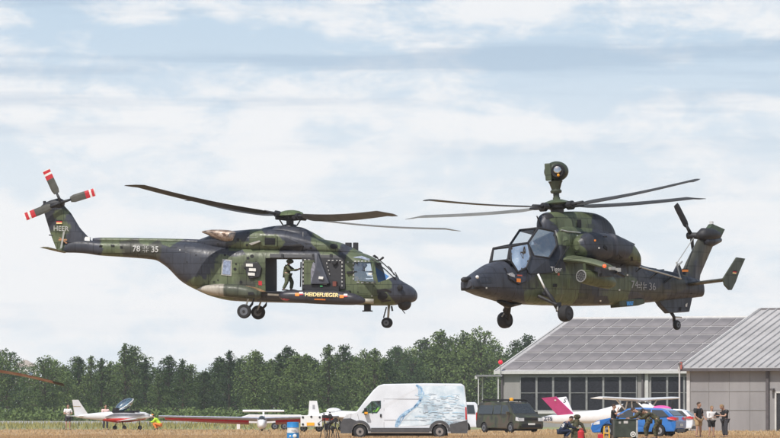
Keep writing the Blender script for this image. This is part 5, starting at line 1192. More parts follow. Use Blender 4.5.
for s in (1, -1):
    vside(V((340.2, 424), (343, 419), (351, 418.5), (357, 421), (352.5, 425), (351.5, 433.3), (340.5, 433.3)), wv, s, .03, M_plast, 'bumper_corner', van)
    for cx in (360, 439.6):
        r0 = [(cx+8.2*math.cos(a), 431.3-8.2*math.sin(a)) for a in [i*math.pi/12 for i in range(13)]]; r1 = [(cx+11*math.cos(a), 431.3-11*math.sin(a)) for a in [i*math.pi/12 for i in range(12, -1, -1)]]
        ma_ = MB()
        for i in range(12):
            q = V(r0[i], r0[i+1], r1[11-i], r1[12-i]); ma_.add([(x, s*(wv(z)+.035), z) for x, z in q]+[(x, s*(wv(z)-.02), z) for x, z in q], [(0, 1, 2, 3), (4, 7, 6, 5), (0, 4, 5, 1), (2, 6, 7, 3)])
        ma_.build('wheel_arch', M_plast, van)
    vside(V((371, 427.8), (429, 427.8), (429, 432.3), (371, 432.3)), wv, s, .03, M_plast, 'sill', van)
    vside(V((449.5, 424.5), (467.4, 420), (467.4, 433.3), (451, 433.3)), wv, s, .03, M_plast, 'rear_lower_panel', van)
    vside(V((343.6, 418.6), (346.2, 414.3), (351.5, 413.2), (350.5, 418)), wv, s, .015, M_head, 'headlight', van)
    vside(V((465.2, 407), (466.4, 407), (467, 419.5), (465.4, 419.5)), wv, s, .02, M_tail, 'tail_light', van)
    vside(V((380, 414), (381.6, 414), (381.6, 417), (380, 417)), wv, s, .03, M_black, 'door_handle', van)
    mr = MB().box(Vector((fv.inv(365.5, 411, 1)[0], s*1.16, fv.inv(365.5, 411.5, 1)[1])), (.14, .24, .34)).build('mirror', M_black, van, bevel=.03)
    MB().box(Vector((fv.inv(366.5, 412.5, 1)[0]+.02, s*1.2, fv.inv(366.5, 413, 1)[1])), (.16, .2, .1)).build('indicator', M_amber, mr)
    for pth in ([(384, 400), (384, 431)], [(357.5, 414), (359.5, 422)], [(384, 420), (430, 420)], [(383.5, 399), (464.6, 399)], [(445, 385), (445, 420)]):
        m = MB(); ribbon(V(*pth), .018, wv, s, .003, m); m.build('panel_gap', pm('gap_grey', (.25, .25, .27), .7), van)
    vside(V((422, 386), (463.5, 386), (466, 405), (467, 419), (447, 421), (424, 425.5), (399, 426.5), (408, 413.5), (421, 404)), wv, s, .004, pm('van_wash_blue', (.5, .66, .78), .4, var=.25, vs=1.3, col2=(.74, .8, .85)), 'pale_blue_wash', van)
    gb, gp, gs = MB(), MB(), MB(); rr = random.Random(3)
    for pth, w_ in (([(416, 385), (421.5, 388), (421, 394), (419.5, 401), (414, 408), (406, 412), (400, 417), (397, 427)], .11), ([(420, 388), (424, 393), (421, 400), (416, 407), (409, 411), (402, 414.5), (396.5, 421), (395.5, 427)], .06), ([(422, 397), (417, 404), (411, 410), (404, 416), (399, 425)], .05), ([(417, 385), (419, 390), (419, 396)], .06)):
        ribbon(V(*pth), w_, wv, s, .006, gb)
    for k in range(110):
        x = rr.uniform(414, 462); y = rr.uniform(393, 425); l = rr.uniform(2, 9); p_ = [(x, y), (x+l*.5, y+rr.uniform(-.8, .8)), (x+l, y+rr.uniform(-1.2, 1.2))]
        p_ = [(min(q, 464), w_) for q, w_ in p_]; ribbon(V(*p_), rr.uniform(.015, .045), wv, s, .008+k*.0001, gp if k % 2 else gs)
    ribbon(V((424, 413), (425.5, 404), (427, 412)), .12, wv, s, .015, gs); 
    gb.build('blue_swirl', pm('van_blue', (.14, .34, .62), .4, var=.3, vs=5, col2=(.48, .66, .82)), van); gp.build('pale_blue_strokes', pm('van_pale_blue', (.42, .58, .7), .4, var=.15), van); gs.build('slate_strokes', pm('van_slate', (.36, .42, .48), .4, var=.3), van)
    for cx in (360, 439.6):
        x, z = fv.inv(cx, 431.4, 1); wheel(Vector((x, s*.9, .35)), .345, .22, van, rim=pm('steel_rim', (.22, .2, .19), .5))
x, z = fv.inv(341, 425, 0); MB().box((x+.02, 0, .75), (.05, 1.2, .25)).build('grille', M_black, van)
for s in (1, -1): vcross(x-.0, .62, x-.02, .62, .1, .1, 0, M_black, 'tow_eye', van) if False else None
dv = person('driver in a hi-vis yellow jacket at the wheel of the white van', (0, 0, 0), 0, SIT, M_hivis, M_navy, 'long')
dv.location = fv.O+fv.M @ Vector((fv.inv(379, 410, .5)[0], .45, 1.05)); dv.rotation_euler = (0, 0, math.pi)
# camouflaged minivan
def minivan(name, label, loc, yaw, mat, rack=True, cat='van', group=None, s=1):
    e = empty(name, loc, yaw, label, cat, group); e.scale = (s, s, s); W = 1.9; wy = wyf(W, 1.05, 1.95, .84)
    vbody(None, [(-2.4, .32), (-2.45, .6), (-2.44, 1.05), (-2.33, 1.8), (-2.2, 1.93), (-.5, 1.97), (.85, 1.95), (1.08, 1.88), (1.78, 1.2), (2.25, 1.03), (2.42, .88), (2.46, .45), (2.38, .25)], W, 1.05, 1.95, .84, mat, e, .05, (-1.5, 1.5), .34)
    vcross(1.74, 1.24, 1.12, 1.86, .83, .74, .008, M_autog, 'windscreen', e)
    MB().box((-2.4, 0, 1.5), (.1, 1.45, .5)).build('rear_window', M_autog, e)
    for k in (1, -1):
        for P_ in ([(-2.2, 1.2), (-.6, 1.2), (-.6, 1.76), (-2.1, 1.76)], [(-.5, 1.2), (.35, 1.2), (.35, 1.76), (-.5, 1.76)], [(.45, 1.2), (1.5, 1.2), (1.0, 1.76), (.45, 1.76)]): vside(P_, wy, k, .006, M_autog, 'side_window', e)
        vside([(2.1, .78), (2.44, .74), (2.36, .98), (2.12, 1.02)], wy, k, .012, M_head, 'headlight', e)
        MB().box((2.36, k*.72, .84), (.2, .36, .2)).build('headlight', M_head, e)
        MB().box((1.4, k*1.08, 1.25), (.14, .22, .2)).build('mirror', mat, e, bevel=.02)
        MB().box((-2.42, k*.86, 1.05), (.08, .14, .5)).build('tail_light', M_tail, e)
        for x in (-1.5, 1.5): wheel(Vector((x, k*.86, .33)), .33, .2, e, rim=M_rim)
        m = MB(); [ribbon(p, .015, wy, k, .003, m) for p in ([(.42, .35), (.42, 1.85)], [(-.55, .35), (-.55, 1.85)])]; m.build('panel_gap', M_black, e)
    MB().box((2.44, 0, .9), (.06, 1.0, .14)).build('grille', M_black, e); MB().box((2.46, 0, .45), (.05, 1.5, .22)).build('bumper_intake', M_black, e)
    MB().box((2.5, 0, .56), (.02, .52, .12)).build('number_plate', M_white, e)
    if rack:
        rk = MB().tube([(-2.1, .7, 2.06), (1.0, .7, 2.06)], .04, 6).tube([(-2.1, -.7, 2.06), (1.0, -.7, 2.06)], .04, 6)
        for x in (-2.0, -1.0, 0, .9): rk.tube([(x, -.7, 2.1), (x, .7, 2.1)], .05, 6)
        for x in (-2.0, 0, .9): [rk.tube([(x, k*.7, 1.92), (x, k*.7, 2.1)], .03, 5) for k in (1, -1)]
        rk.build('roof_rack', M_black, e); MB().lathe((.95, -.5, 2.05), (0, 0, 1), [(0, .14), (.12, .14), (.18, .08)], 14).build('beacon', M_amber, e)
    return e
def camo_cloth(name, a, b, c, sc):
    m, nt, out = newmat(name); bb = N(nt, 'ShaderNodeBsdfPrincipled', i_Roughness=.5); tc = N(nt, 'ShaderNodeTexCoord'); n = N(nt, 'ShaderNodeTexNoise', i_Scale=sc, i_Detail=1.0)
    cr = N(nt, 'ShaderNodeValToRGB'); cr.color_ramp.interpolation = 'CONSTANT'; e = cr.color_ramp.elements; e[0].color = c4(a); e[1].position = .47; e[1].color = c4(b); x = e.new(.57); x.color = c4(c)
    nt.links.new(tc.outputs['Object'], n.inputs[0]); nt.links.new(n.outputs['Fac'], cr.inputs[0]); nt.links.new(cr.outputs[0], bb.inputs['Base Color']); nt.links.new(bb.outputs[0], out.inputs[0]); return m
M_vcamo = camo_cloth('vehicle_camouflage', (.035, .037, .03), (.055, .065, .037), (.075, .06, .042), 1.4)
minivan('camouflaged_minivan', 'camouflaged army minivan with roof rack and orange beacon', ground(509.5, 406), R(-57), M_vcamo, s=.98)
minivan('white_minivan', 'white minivan mostly hidden behind the tall white panel van', ground(441, 420), R(180), M_vwhite, rack=False)
# cars
def car(name, label, loc, yaw, mat, L=4.5):
    e = empty(name, loc, yaw, label, 'car'); W = 1.84; wy = wyf(W, .92, 1.5, .76); k_ = L/4.5
    vbody(None, [(x*k_, z) for x, z in ((-2.15, .28), (-2.24, .5), (-2.25, .85), (-2.12, 1.05), (-1.75, 1.38), (-1.4, 1.47), (-.2, 1.51), (.35, 1.46), (1.15, 1.0), (1.85, .86), (2.15, .7), (2.25, .45), (2.15, .22))], W, .92, 1.5, .76, mat, e, .05, (-1.35*k_, 1.35*k_), .33)
    vcross(1.1*k_, 1.03, .42*k_, 1.42, .8, .68, .008, M_autog, 'windscreen', e); vcross(-2.08*k_, 1.1, -1.8*k_, 1.34, .74, .68, .01, M_autog, 'rear_window', e)
    for k in (1, -1):
        vside([(x*k_, z) for x, z in ((-1.85, 1.06), (-.95, 1.0), (-.95, 1.4), (-1.5, 1.38))], wy, k, .006, M_autog, 'side_window', e)
        vside([(x*k_, z) for x, z in ((-.88, 1.0), (-.05, .98), (-.05, 1.43), (-.88, 1.41))], wy, k, .006, M_autog, 'side_window', e)
        vside([(x*k_, z) for x, z in ((.02, .98), (.98, .99), (.32, 1.39), (.02, 1.43))], wy, k, .006, M_autog, 'side_window', e)
        vside([(x*k_, z) for x, z in ((1.75, .66), (2.1, .62), (2.05, .74), (1.75, .84))], wy, k, .01, M_head, 'headlight', e); MB().box((2.12*k_, k*.66, .66), (.2, .4, .12)).build('headlight', M_head, e)
        vside([(x*k_, z) for x, z in ((-2.24, .85), (-1.8, .92), (-1.78, 1.0), (-2.1, 1.05))], wy, k, .02, M_tail, 'tail_light', e); MB().box((-2.2*k_, k*.68, .93), (.1, .42, .15)).build('tail_light', M_tail, e)
        for x in (-1.35*k_, 1.35*k_): wheel(Vector((x, k*.83, .325)), .325, .2, e, rim=pm('alloy_rim', (.35, .35, .37), .35, metal=.5))
        MB().box((.85*k_, k*1.0, 1.03), (.16, .18, .13)).build('mirror', mat, e, bevel=.02)
        m = MB(); [ribbon(p, .013, wy, k, .002, m) for p in ([(-.01, .3), (0, .95)], [(-.92, .35), (-.91, .95)], [(.95, .35), (1.0, .95)])]; m.build('panel_gap', M_black, e)
    MB().box((2.24*k_, 0, .42), (.05, 1.1, .2)).build('grille', M_black, e); MB().box((-2.25*k_, 0, .62), (.04, .52, .12)).build('number_plate', M_white, e); MB().box((-2.2*k_, 0, .34), (.1, 1.4, .16)).build('rear_bumper', M_plast, e)
    return e
car('blue_car', 'bright blue hatchback parked behind the soldiers and the dark crate', ground(638.5, 334), R(160), pm('blue_paint', (.015, .13, .42), .25, var=.05, coat=.8), 4.6)
car('white_car', 'white car whose rear peeks out behind the blue hatchback', ground(661, 402), R(170), M_vwhite, 4.2)

# ------------------------------------------------------------------ light aircraft
M_awhite = pm('aircraft_white', (.74, .74, .75), .35, var=.04, coat=.3)
M_ared = pm('aircraft_red', (.5, .04, .03), .4, var=.1)
M_pink = pm('aircraft_pink', (.75, .1, .36), .4, var=.06)
def loftx(S, seg=24):
    return MB().rings([[(x, ry*math.copysign(abs(math.cos(a))**.85, math.cos(a)), z+rz*math.copysign(abs(math.sin(a))**.85, math.sin(a))) for a in [2*math.pi*k/seg for k in range(seg)]] for x, z, ry, rz in S])
def wing(r, t, cr, ct, th=.12, inc=0):
    """root and tip leading-edge points, chords along -x"""
    r = Vector(r); t = Vector(t); rs = []
    for i in range(9):
        k = i/8; c = lerp(cr, ct, k)*(1 if k < .97 else .8); p = r.lerp(t, k)
        rs.append([p+Vector((-u*c*math.cos(inc), 0, h*c*th-u*c*math.sin(inc))) for u, h in ((0, 0), (.05, .4), (.3, .6), (.65, .35), (1, 0), (.65, -.15), (.3, -.35), (.05, -.3))])
    return MB().rings(rs)
def fin(pts, th, lean=0, y=0):
    return MB().add([(x, y+s*th/2+z_*lean, z) for s in (1, -1) for x, z, z_ in [(p[0], p[1], p[1]-pts[0][1]) for p in pts]], [tuple(range(len(pts))), tuple(range(len(pts), 2*len(pts)))]+[(i, (i+1) % len(pts), (i+1) % len(pts)+len(pts), i+len(pts)) for i in range(len(pts))])
def prop(c, par, r=.8):
    p = MB().lathe(c, (1, 0, 0), [(-.02, .13), (.1, .12), (.24, .03)], 14).build('spinner', M_awhite, par, smooth=True)
    c = Vector(c)
    for s in (1, -1): MB().rings([[c+Vector((.03+dz, dy*w, s*r*t)) for dy, dz in ((-1, -.02), (0, .02), (1, .02), (0, -.03))] for t, w in ((.05, .04), (.4, .07), (.8, .06), (1, .02))]).build('propeller_blade', M_dark, p)
def gear(par, pts, r=.17):
    for (x, y, zt) in pts:
        g = MB().tube([(x-.05, y*.45, zt), (x, y, r+.02)], .035, 6).build('gear_leg', M_dark, par); wheel(Vector((x, y+(.06 if y > 0 else -.06 if y < 0 else 0), r)), r, .12, g)
# A: low-wing with raised canopy
pa = empty('low_wing_aircraft', ground(114.5, 472), R(25), 'white and red low-wing light aircraft with its bubble canopy raised', 'aircraft')
loftx([(-3.05, 1.0, .03, .06), (-2.4, 1.0, .12, .16), (-1.2, 1.0, .3, .28), (-.4, .98, .48, .36), (.6, .96, .52, .4), (1.6, 1.0, .44, .36), (2.4, 1.02, .3, .28), (2.75, 1.02, .14, .14)]).build('fuselage', M_awhite, pa, smooth=True)
MB().box((.55, 0, 1.32), (1.7, .8, .1)).build('cockpit_opening', M_black, pa); MB().box((.1, 0, 1.42), (.2, .7, .4)).build('seat_back', M_black, pa)
MB().box((1.55, 0, 1.38), (.5, .7, .12)).build('instrument_hood', M_dark, pa)
MB().prism([(-.9, .98), (1.9, 1.06), (2.2, 1.2), (-.2, 1.22)], -.53, .53).build('grey_side_stripe', pm('grey_stripe', (.2, .2, .22), .5), pa)
loftx([(-1.4, .82, .02, .03), (-.7, .78, .46, .14), (.2, .74, .58, .2), (1.2, .76, .55, .18), (2.3, .84, .3, .08), (2.6, .86, .02, .02)]).build('red_belly', M_ared, pa, smooth=True)
fin([(-3.1, 1.0), (-3.3, 2.2), (-2.85, 2.2), (-2.05, 1.1)], .1).build('tail_fin', M_awhite, pa); MB().box((-2.95, 0, 1.72), (.55, .12, .05)).build('fin_stripe', pm('tan_stripe', (.35, .28, .15), .5), pa)
for s in (1, -1):
    wing((-2.5, s*.1, 1.02), (-2.7, s*1.25, 1.02), .7, .5).build('tailplane', M_awhite, pa, smooth=True, auto=True)
    w = wing((1.25, s*.4, .76), (1.15, s*3.2, .9), 1.35, 1.05, .13, R(6)).build('wing', M_awhite, pa, smooth=True, auto=True)
    wing((1.15, s*3.2, .9), (1.0, s*4.3, .96), 1.06, .8, .13, R(3)).build('wing_tip', M_awhite, w, smooth=True, auto=True)
rmc = Matrix.Rotation(R(-33), 3, 'Y'); cb = MB().ball((.75, 0, 1.8), (.8, .42, .36), 20, 12, rmc).build('canopy', glassmat('canopy_teal_glass', (.45, .68, .75), .35), pa, smooth=True)
MB().tube([Vector((.75, 0, 1.8))+rmc @ Vector((.86*math.cos(a), .43*math.sin(a), -.0)) for a in [i*math.pi/10 for i in range(21)]], .025, 6).build('canopy_rim', M_awhite, cb)
MB().tube([(1.35, .2, 1.42), (1.2, .2, 1.9)], .02, 5).build('canopy_strut', M_steel, cb)
prop((2.78, 0, 1.02), pa, .75); gear(pa, [(.4, .85, .8), (.4, -.85, .8), (2.0, 0, .8)])
# B: glider seen head-on, T-tail
gb_ = empty('glider', ground(262, 440), R(-90), 'white T-tailed glider facing the camera with long blue-grey and red wings', 'glider')
loftx([(-5.4, .95, .1, .14), (-3, .85, .16, .2), (-1, .66, .3, .36), (.3, .55, .34, .42), (1.2, .48, .26, .34), (1.7, .44, .1, .12)]).build('fuselage', M_awhite, gb_, smooth=True)
MB().ball((.55, 0, .82), (.7, .26, .24)).build('canopy', M_autog, gb_, smooth=True)
fin([(-5.6, .9), (-5.7, 1.34), (-5.1, 1.34), (-4.8, .95)], .12).build('tail_fin', M_awhite, gb_); wing((-5.05, -1.42, 1.36), (-5.05, 1.42, 1.36), .6, .6, .3).build('tailplane', M_awhite, gb_, smooth=True, auto=True)
for s, L_ in ((1, 5.2), (-1, 7.0)):
    w = wing((.2, s*.25, .9), (-.1, s*L_, 1.04), 1.15, .75, .16, R(12)).build('wing', pm('wing_blue_grey', (.36, .39, .5), .4), gb_, smooth=True, auto=True)
    w2 = wing((-.42, s*.9, .725), (-.44, s*(L_-.4), .92), .95, .6, .16, R(17)).build('red_wing_band', pm('wing_crimson', (.5, .015, .04), .4), w, smooth=True, auto=True)
MB().ball((.1, 0, .12), (.16, .08, .12)).build('wheel', M_rubber, gb_)
# C: long white trailer
tr_ = empty('glider_trailer', ground(271, 475), 0, 'long low white glider trailer standing behind the head-on glider', 'trailer')
MB().prism([(-2.3, .5), (-2.2, .95), (-1.6, 1.14), (2.2, 1.12), (2.35, .9), (2.35, .5)], -.5, .5).build('trailer_body', M_awhite, tr_, bevel=.05)
for x in (.3, 1.0): wheel(Vector((x, -.48, .28)), .28, .16, tr_)
MB().box((-2.38, 0, .45), (.24, .3, .8)).build('front_stand', M_awhite, tr_)
# D: small trailer with amber plate; E: aircraft with upright fin
t2 = empty('box_trailer', ground(311.3, 424), 0, 'small white trailer with an amber plate and round dark lamps on its back', 'trailer')
MB().box((0, .6, .72), (1.4, 1.2, .74)).build('trailer_body', M_awhite, t2, bevel=.03); MB().box((-.05, -.03, .52), (.5, .04, .2)).build('number_plate', M_amber, t2)
for x, z in ((-.55, .96), (.55, .96), (-.55, .5), (.5, .5), (0, 1.0)): MB().lathe((x, -.0, z), (0, -1, 0), [(0, .075), (.04, .07)], 12).build('rear_lamp', M_dark, t2)
for s in (1, -1): wheel(Vector((s*.5, .5, .24)), .24, .14, t2)
pc = empty('aircraft_with_tall_fin', ground(333, 445), 0, 'white light aircraft with an upright fin partly hidden behind the white van', 'aircraft')
loftx([(-1.75, .98, .08, .14), (-1.0, .98, .2, .22), (-.2, 1.0, .4, .34), (.6, 1.02, .45, .38), (1.6, 1.0, .4, .36), (2.2, .95, .24, .24), (2.4, .95, .1, .1)]).build('fuselage', M_awhite, pc, smooth=True)
fin([(-1.7, 1.0), (-1.62, 2.08), (-1.1, 2.08), (-.88, 1.0)], .1).build('tail_fin', M_awhite, pc); MB().box((-1.32, -.055, 1.65), (.16, .01, .3)).build('fin_mark', M_regn, pc)
MB().ball((.05, 0, 1.38), (.52, .36, .22)).build('canopy', pm('covered_canopy', (.62, .63, .65), .4, var=.2), pc, smooth=True)
for s in (1, -1): wing((.9, s*.3, .84), (.8, s*4.5, .98), 1.2, .9).build('wing', M_awhite, pc, smooth=True, auto=True); wing((-1.1, s*.1, 1.0), (-1.2, s*1.3, 1.0), .6, .45).build('tailplane', M_awhite, pc, smooth=True, auto=True)
gear(pc, [(.5, .8, .8), (.5, -.8, .8), (1.9, 0, .8)]); prop((2.42, 0, .95), pc, .75)
# F: V-tail, high wing, pink
pv_ = empty('v_tail_aircraft', ground(631, 380), R(-33), 'white high-wing aircraft with pink nose and one pink and one white tail fin', 'aircraft')
loftx([(-6.0, .86, .1, .16), (-5, .92, .2, .3), (-3.6, .98, .28, .34), (-2.2, 1.02, .36, .4), (-1.0, 1.15, .5, .55), (.2, 1.2, .58, .68), (1.2, 1.15, .55, .6), (1.9, 1.12, .45, .42), (2.5, 1.15, .3, .3), (2.75, 1.15, .14, .14)]).build('fuselage', M_awhite, pv_, smooth=True)
MB().prism([(-.6, 1.3), (-.1, 1.86), (.7, 1.86), (1.55, 1.35)], -.58, .58).build('cabin_glass', M_autog, pv_, bevel=.03)
for a, b in (((-.05, 1.3), (.1, 1.9)), ((1.5, 1.38), (.72, 1.9)), ((.45, 1.3), (.4, 1.9))):
    for s in (1, -1): MB().tube([(a[0], s*.6, a[1]), (b[0], s*.58, b[1])], .05, 6).build('cabin_pillar', M_awhite, pv_)
MB().ball((2.05, 0, 1.42), (.72, .44, .26)).build('engine_cowl', M_pink, pv_, smooth=True)
for s in (1, -1):
    wing((.95, 0, 2.0), (.75, s*4.4, 2.12), 1.35, 1.1, .15, R(2)).build('wing', M_awhite, pv_, smooth=True, auto=True)
    MB().tube([(.5, s*.5, .8), (.4, s*2.3, 2.0)], .04, 6).build('wing_strut', M_awhite, pv_)
fin([(-4.9, 1.08), (-5.65, 2.12), (-4.65, 2.2), (-3.75, 1.12)], .09, -.62, -.12).build('tail_fin', M_pink, pv_)
fin([(-4.9, 1.08), (-5.65, 2.12), (-4.95, 2.2), (-4.0, 1.12)], .09, .62, .12).build('tail_fin', M_awhite, pv_, label='white tail fin')
MB().ball((-4.75, -.72, 2.03), (.09, .03, .09)).build('fin_badge', M_white, pv_)
text_on('S', .4, (-4.9, .62, 1.95), (.98, 0, 0), (0, .5, .85), 'lettering', M_dark, pv_, .01, fn=lambda p: Vector((p.x, .12+(p.z-1.08)*.62-.06, p.z)))
text_on('ZTS', .34, (-5.55, -.24, .88), (1, 0, 0), (0, 0, 1), 'lettering', M_navy, pv_, .01)
prop((2.76, 0, 1.15), pv_, .85); gear(pv_, [(.1, 1.0, .7), (.1, -1.0, .7), (1.9, 0, .7)], .2)

# ------------------------------------------------------------------ parked helicopter just left of the frame whose blade reaches in
lh = empty('parked_light_helicopter', ground(-72, 250), R(8), 'rusty brown rotor blade with a dark tip reaching in from the left edge', 'helicopter')
loftx([(-5.2, 1.7, .06, .1), (-2, 1.6, .14, .18), (-1.0, 1.5, .5, .55), (0, 1.25, .75, .8), (1.0, 1.2, .7, .78), (1.7, 1.1, .4, .5), (2.0, 1.0, .1, .15)]).build('fuselage', M_ared, lh, smooth=True)
MB().ball((1.0, 0, 1.35), (.9, .72, .62)).build('windscreen', M_autog, lh, smooth=True)
MB().tube([(0, 0, 1.9), (0, 0, 2.95)], [.2, .08], 10).build('rotor_mast', M_dark, lh)
for s in (1, -1):
    k = MB().tube([(-1.6, s*.95, .05), (1.3, s*.95, .05), (1.6, s*.95, .2)], .05, 6).build('skid', M_dark, lh)
    for x in (-.7, .7): MB().tube([(x, s*.95, .05), (x, s*.5, .7)], .04, 6).build('skid_strut', M_dark, k)
fin([(-5.3, 1.6), (-5.7, 2.5), (-5.3, 2.5), (-4.8, 1.7)], .06).build('tail_fin', M_ared, lh)
bpy.context.view_layer.update(); Mi = lh.matrix_world.inverted()
hub_ = Vector((0, 0, 2.95)); M_bred = pm('rusty_blade', (.3, .11, .09), .5, vs=3, var=.3, col2=(.4, .3, .27))
for sgn in (1, -1):
    tipw = at(64, 385, 249) if sgn == 1 else None
    tip = Mi @ tipw if sgn == 1 else Vector((-tl_.x, -tl_.y, tl_.z))
    tl_ = tip if sgn == 1 else tl_
    u = (tip-hub_); L = u.length; u.normalize(); sd = u.cross(Vector((0, 0, 1))).normalized(); up = sd.cross(u)
    def seg(t0, t1): return MB().rings([[hub_+u*L*t+up*(.22*math.sin(math.pi*t))+(sd*math.cos(.35)+up*math.sin(.35))*x*.17+up*z*.03 for x, z in ((-1, 0), (-.3, .8), (.4, 1), (1, 0), (.4, -.7), (-.3, -.5))] for t in [lerp(t0, t1, k/8) for k in range(9)]])
    b = seg(.06, .92).build('rotor_blade', M_bred, lh, smooth=True, auto=True); seg(.92, 1).build('blade_tip', M_dark, b, smooth=True, auto=True)

# ------------------------------------------------------------------ people on the ground
person('man in a white shirt and dark shorts standing left of the red and white aircraft', ground(68, 474), R(-80), {'elbowR': (.05, -.26, 1.12), 'wristR': (.2, -.08, 1.2), 'elbowL': (.05, .26, 1.12), 'wristL': (.2, .1, 1.15)}, M_wshirt, M_greyd, legs='short', height=1.82)
person('person in a pale shirt standing behind the tail of the low-wing aircraft', ground(105.5, 478), R(-70), {'elbowR': (.05, -.26, 1.12), 'wristR': (.22, -.06, 1.2), 'elbowL': (.05, .26, 1.12), 'wristL': (.22, .1, 1.22)}, M_pshirt, M_greyd, height=1.8)
BEND = {'pelvis': (-.12, 0, .9), 'waist': (0, 0, 1.03), 'chest': (.2, 0, 1.16), 'neck': (.36, 0, 1.25), 'skull': (.47, 0, 1.3), 'hipL': (-.12, .1, .84), 'hipR': (-.12, -.1, .84), 'shoulderL': (.26, .19, 1.22), 'shoulderR': (.26, -.19, 1.22), 'elbowL': (.48, .24, 1.02), 'elbowR': (.46, -.24, 1.0), 'wristL': (.7, .18, .98), 'wristR': (.68, -.16, .95), 'kneeL': (.05, .12, .47), 'kneeR': (-.05, -.12, .48)}
CROUCH = {'pelvis': (-.18, 0, .42), 'waist': (-.1, 0, .55), 'chest': (.06, 0, .72), 'neck': (.17, 0, .86), 'skull': (.25, 0, .95), 'hipL': (-.18, .1, .38), 'hipR': (-.18, -.1, .38), 'kneeL': (.24, .16, .5), 'kneeR': (.22, -.16, .42), 'ankleL': (.02, .14, .09), 'ankleR': (-.02, -.14, .09), 'toeL': (.2, .15, .03), 'toeR': (.18, -.15, .03), 'shoulderL': (.08, .19, .8), 'shoulderR': (.08, -.19, .8), 'elbowL': (.24, .25, .58), 'elbowR': (.24, -.25, .56), 'wristL': (.46, .18, .58), 'wristR': (.46, -.16, .56)}
person('person in hi-vis jacket and orange trousers crouching at the low-wing aircraft nose', ground(157, 477), R(170), CROUCH, M_hivis, M_orcloth, 'long', height=1.8, hat=M_orcloth)
person('man in black T-shirt and khaki shorts standing by the right hangar', ground(698.5, 324), R(-40), {'elbowR': (.02, -.28, 1.12), 'wristR': (.14, -.2, .95), 'elbowL': (.0, .28, 1.12), 'wristL': (.18, .2, 1.0), 'ankleL': (-.02, .16, .09), 'toeL': (.16, .2, .03)}, M_tshirt, M_khaki, legs='short', height=1.72, bulk=1.22)
p = person('woman in white jacket and black shorts standing by the right hangar', ground(711.5, 324), R(-60), {'elbowR': (.04, -.24, 1.12), 'wristR': (.2, -.1, 1.16), 'elbowL': (.04, .24, 1.12), 'wristL': (.2, .1, 1.14)}, M_wshirt, M_tshirt, 'long', legs='short', bulk=1.15, height=1.54, hair=M_hairf)
person('person dressed all in black holding a dark tablet by the right hangar', ground(725, 324), R(205), {'neck': (.05, 0, 1.47), 'skull': (.12, 0, 1.57), 'elbowR': (.12, -.24, 1.14), 'wristR': (.34, -.12, 1.16), 'elbowL': (.12, .24, 1.14), 'wristL': (.34, .12, 1.16)}, M_tshirt, M_greyd, height=1.66, bulk=1.25, hair=M_hairf)
tb_ = ground(725, 324)+Vector((-.4, -.17, 1.12)); tag(MB().box(tb_, (.26, .03, .2), Matrix.Rotation(R(35), 3, 'Y')).build('tablet', M_black, bevel=.006), 'dark tablet in the hands of the person dressed in black', 'tablet')
person('soldier in camouflage leaning forward over the dark crate, the left of the two', ground(646, 309), R(175), BEND, M_unif, M_unif, 'long', height=1.8)
person('soldier in camouflage and black cap stooping behind his comrade, the right of the two', ground(655.5, 305), R(170), BEND, M_unif, M_unif, 'long', height=1.74, hat=M_black)
person('man in black T-shirt behind the dark crate with one hand raised to his face', ground(613.5, 318), R(-15), {'elbowR': (.2, -.24, 1.25), 'wristR': (.24, -.1, 1.5), 'elbowL': (.12, .26, 1.15), 'wristL': (.32, .16, 1.25)}, M_tshirt, M_tshirt, height=1.62)
cn_ = person('person in navy overalls with white back lettering crouching by the black gear', ground(565, 303), R(20), CROUCH, M_navy, M_navy, 'long', height=1.7)
text_on('S', .26, (-.14, -.12, .66), (.75, -.3, 0), (.35, 0, .9), 'back_lettering', M_white, cn_, .012, fn=lambda p: p+Vector((-.03, -.08, 0)))
# ------------------------------------------------------------------ gear in the foreground
cr_ = empty('equipment_crate', ground(625.3, 303), R(4), 'dark green equipment crate with a round white emblem standing before the blue car', 'crate')
M_crate = pm('crate_green', (.035, .045, .035), .5, vs=3, var=.3)
MB().box((0, 0, .5), (1.1, .8, .82)).build('crate_body', M_crate, cr_, bevel=.03)
for x in (-.5, .5): MB().box((x, -.41, .5), (.08, .04, .84)).build('corner_rail', M_steel if x > 0 else M_crate, cr_)
MB().box((0, -.02, .93), (1.14, .84, .05)).build('lid', M_crate, cr_, bevel=.01)
em = MB().lathe((.32, -.4, .24), (0, -1, 0), [(0, .13), (.02, .13)], 24).build('round_emblem', M_white, cr_); MB().lathe((.32, -.425, .24), (0, -1, 0), [(0, .075), (.006, .075)], 20).build('emblem_ring', M_crate, em); MB().lathe((.32, -.433, .24), (0, -1, 0), [(0, .045), (.006, .045)], 16).build('emblem_centre', M_white, em)
MB().box((-.02, -.41, .8), (.2, .03, .12)).build('label_plate', M_trim, cr_); MB().box((-.3, -.41, .78), (.1, .03, .1)).build('warning_plate', M_steel, cr_)
for x in (-.45, .45): MB().box((x, 0, .045), (.14, .7, .09)).build('foot', M_black, cr_)
bl = empty('blue_drum', ground(293, 303), 0, 'blue and white banded drum on the grass left of the camera stands', 'drum')
MB().lathe((0, 0, 0), (0, 0, 1), [(0, .29), (.28, .285), (.3, .3)], 28).build('lower_band', pm('drum_blue', (.02, .22, .55), .45, var=.1), bl, smooth=True, auto=True)
MB().lathe((0, 0, .302), (0, 0, 1), [(0, .275), (.25, .27)], 28).build('white_band', M_white, bl, smooth=True, auto=True)
MB().lathe((0, 0, .554), (0, 0, 1), [(0, .29), (.02, .28), (.24, .275), (.25, .25), (.255, .01)], 28).build('upper_band', pm('drum_blue', (0, 0, 0)), bl, smooth=True, auto=True)
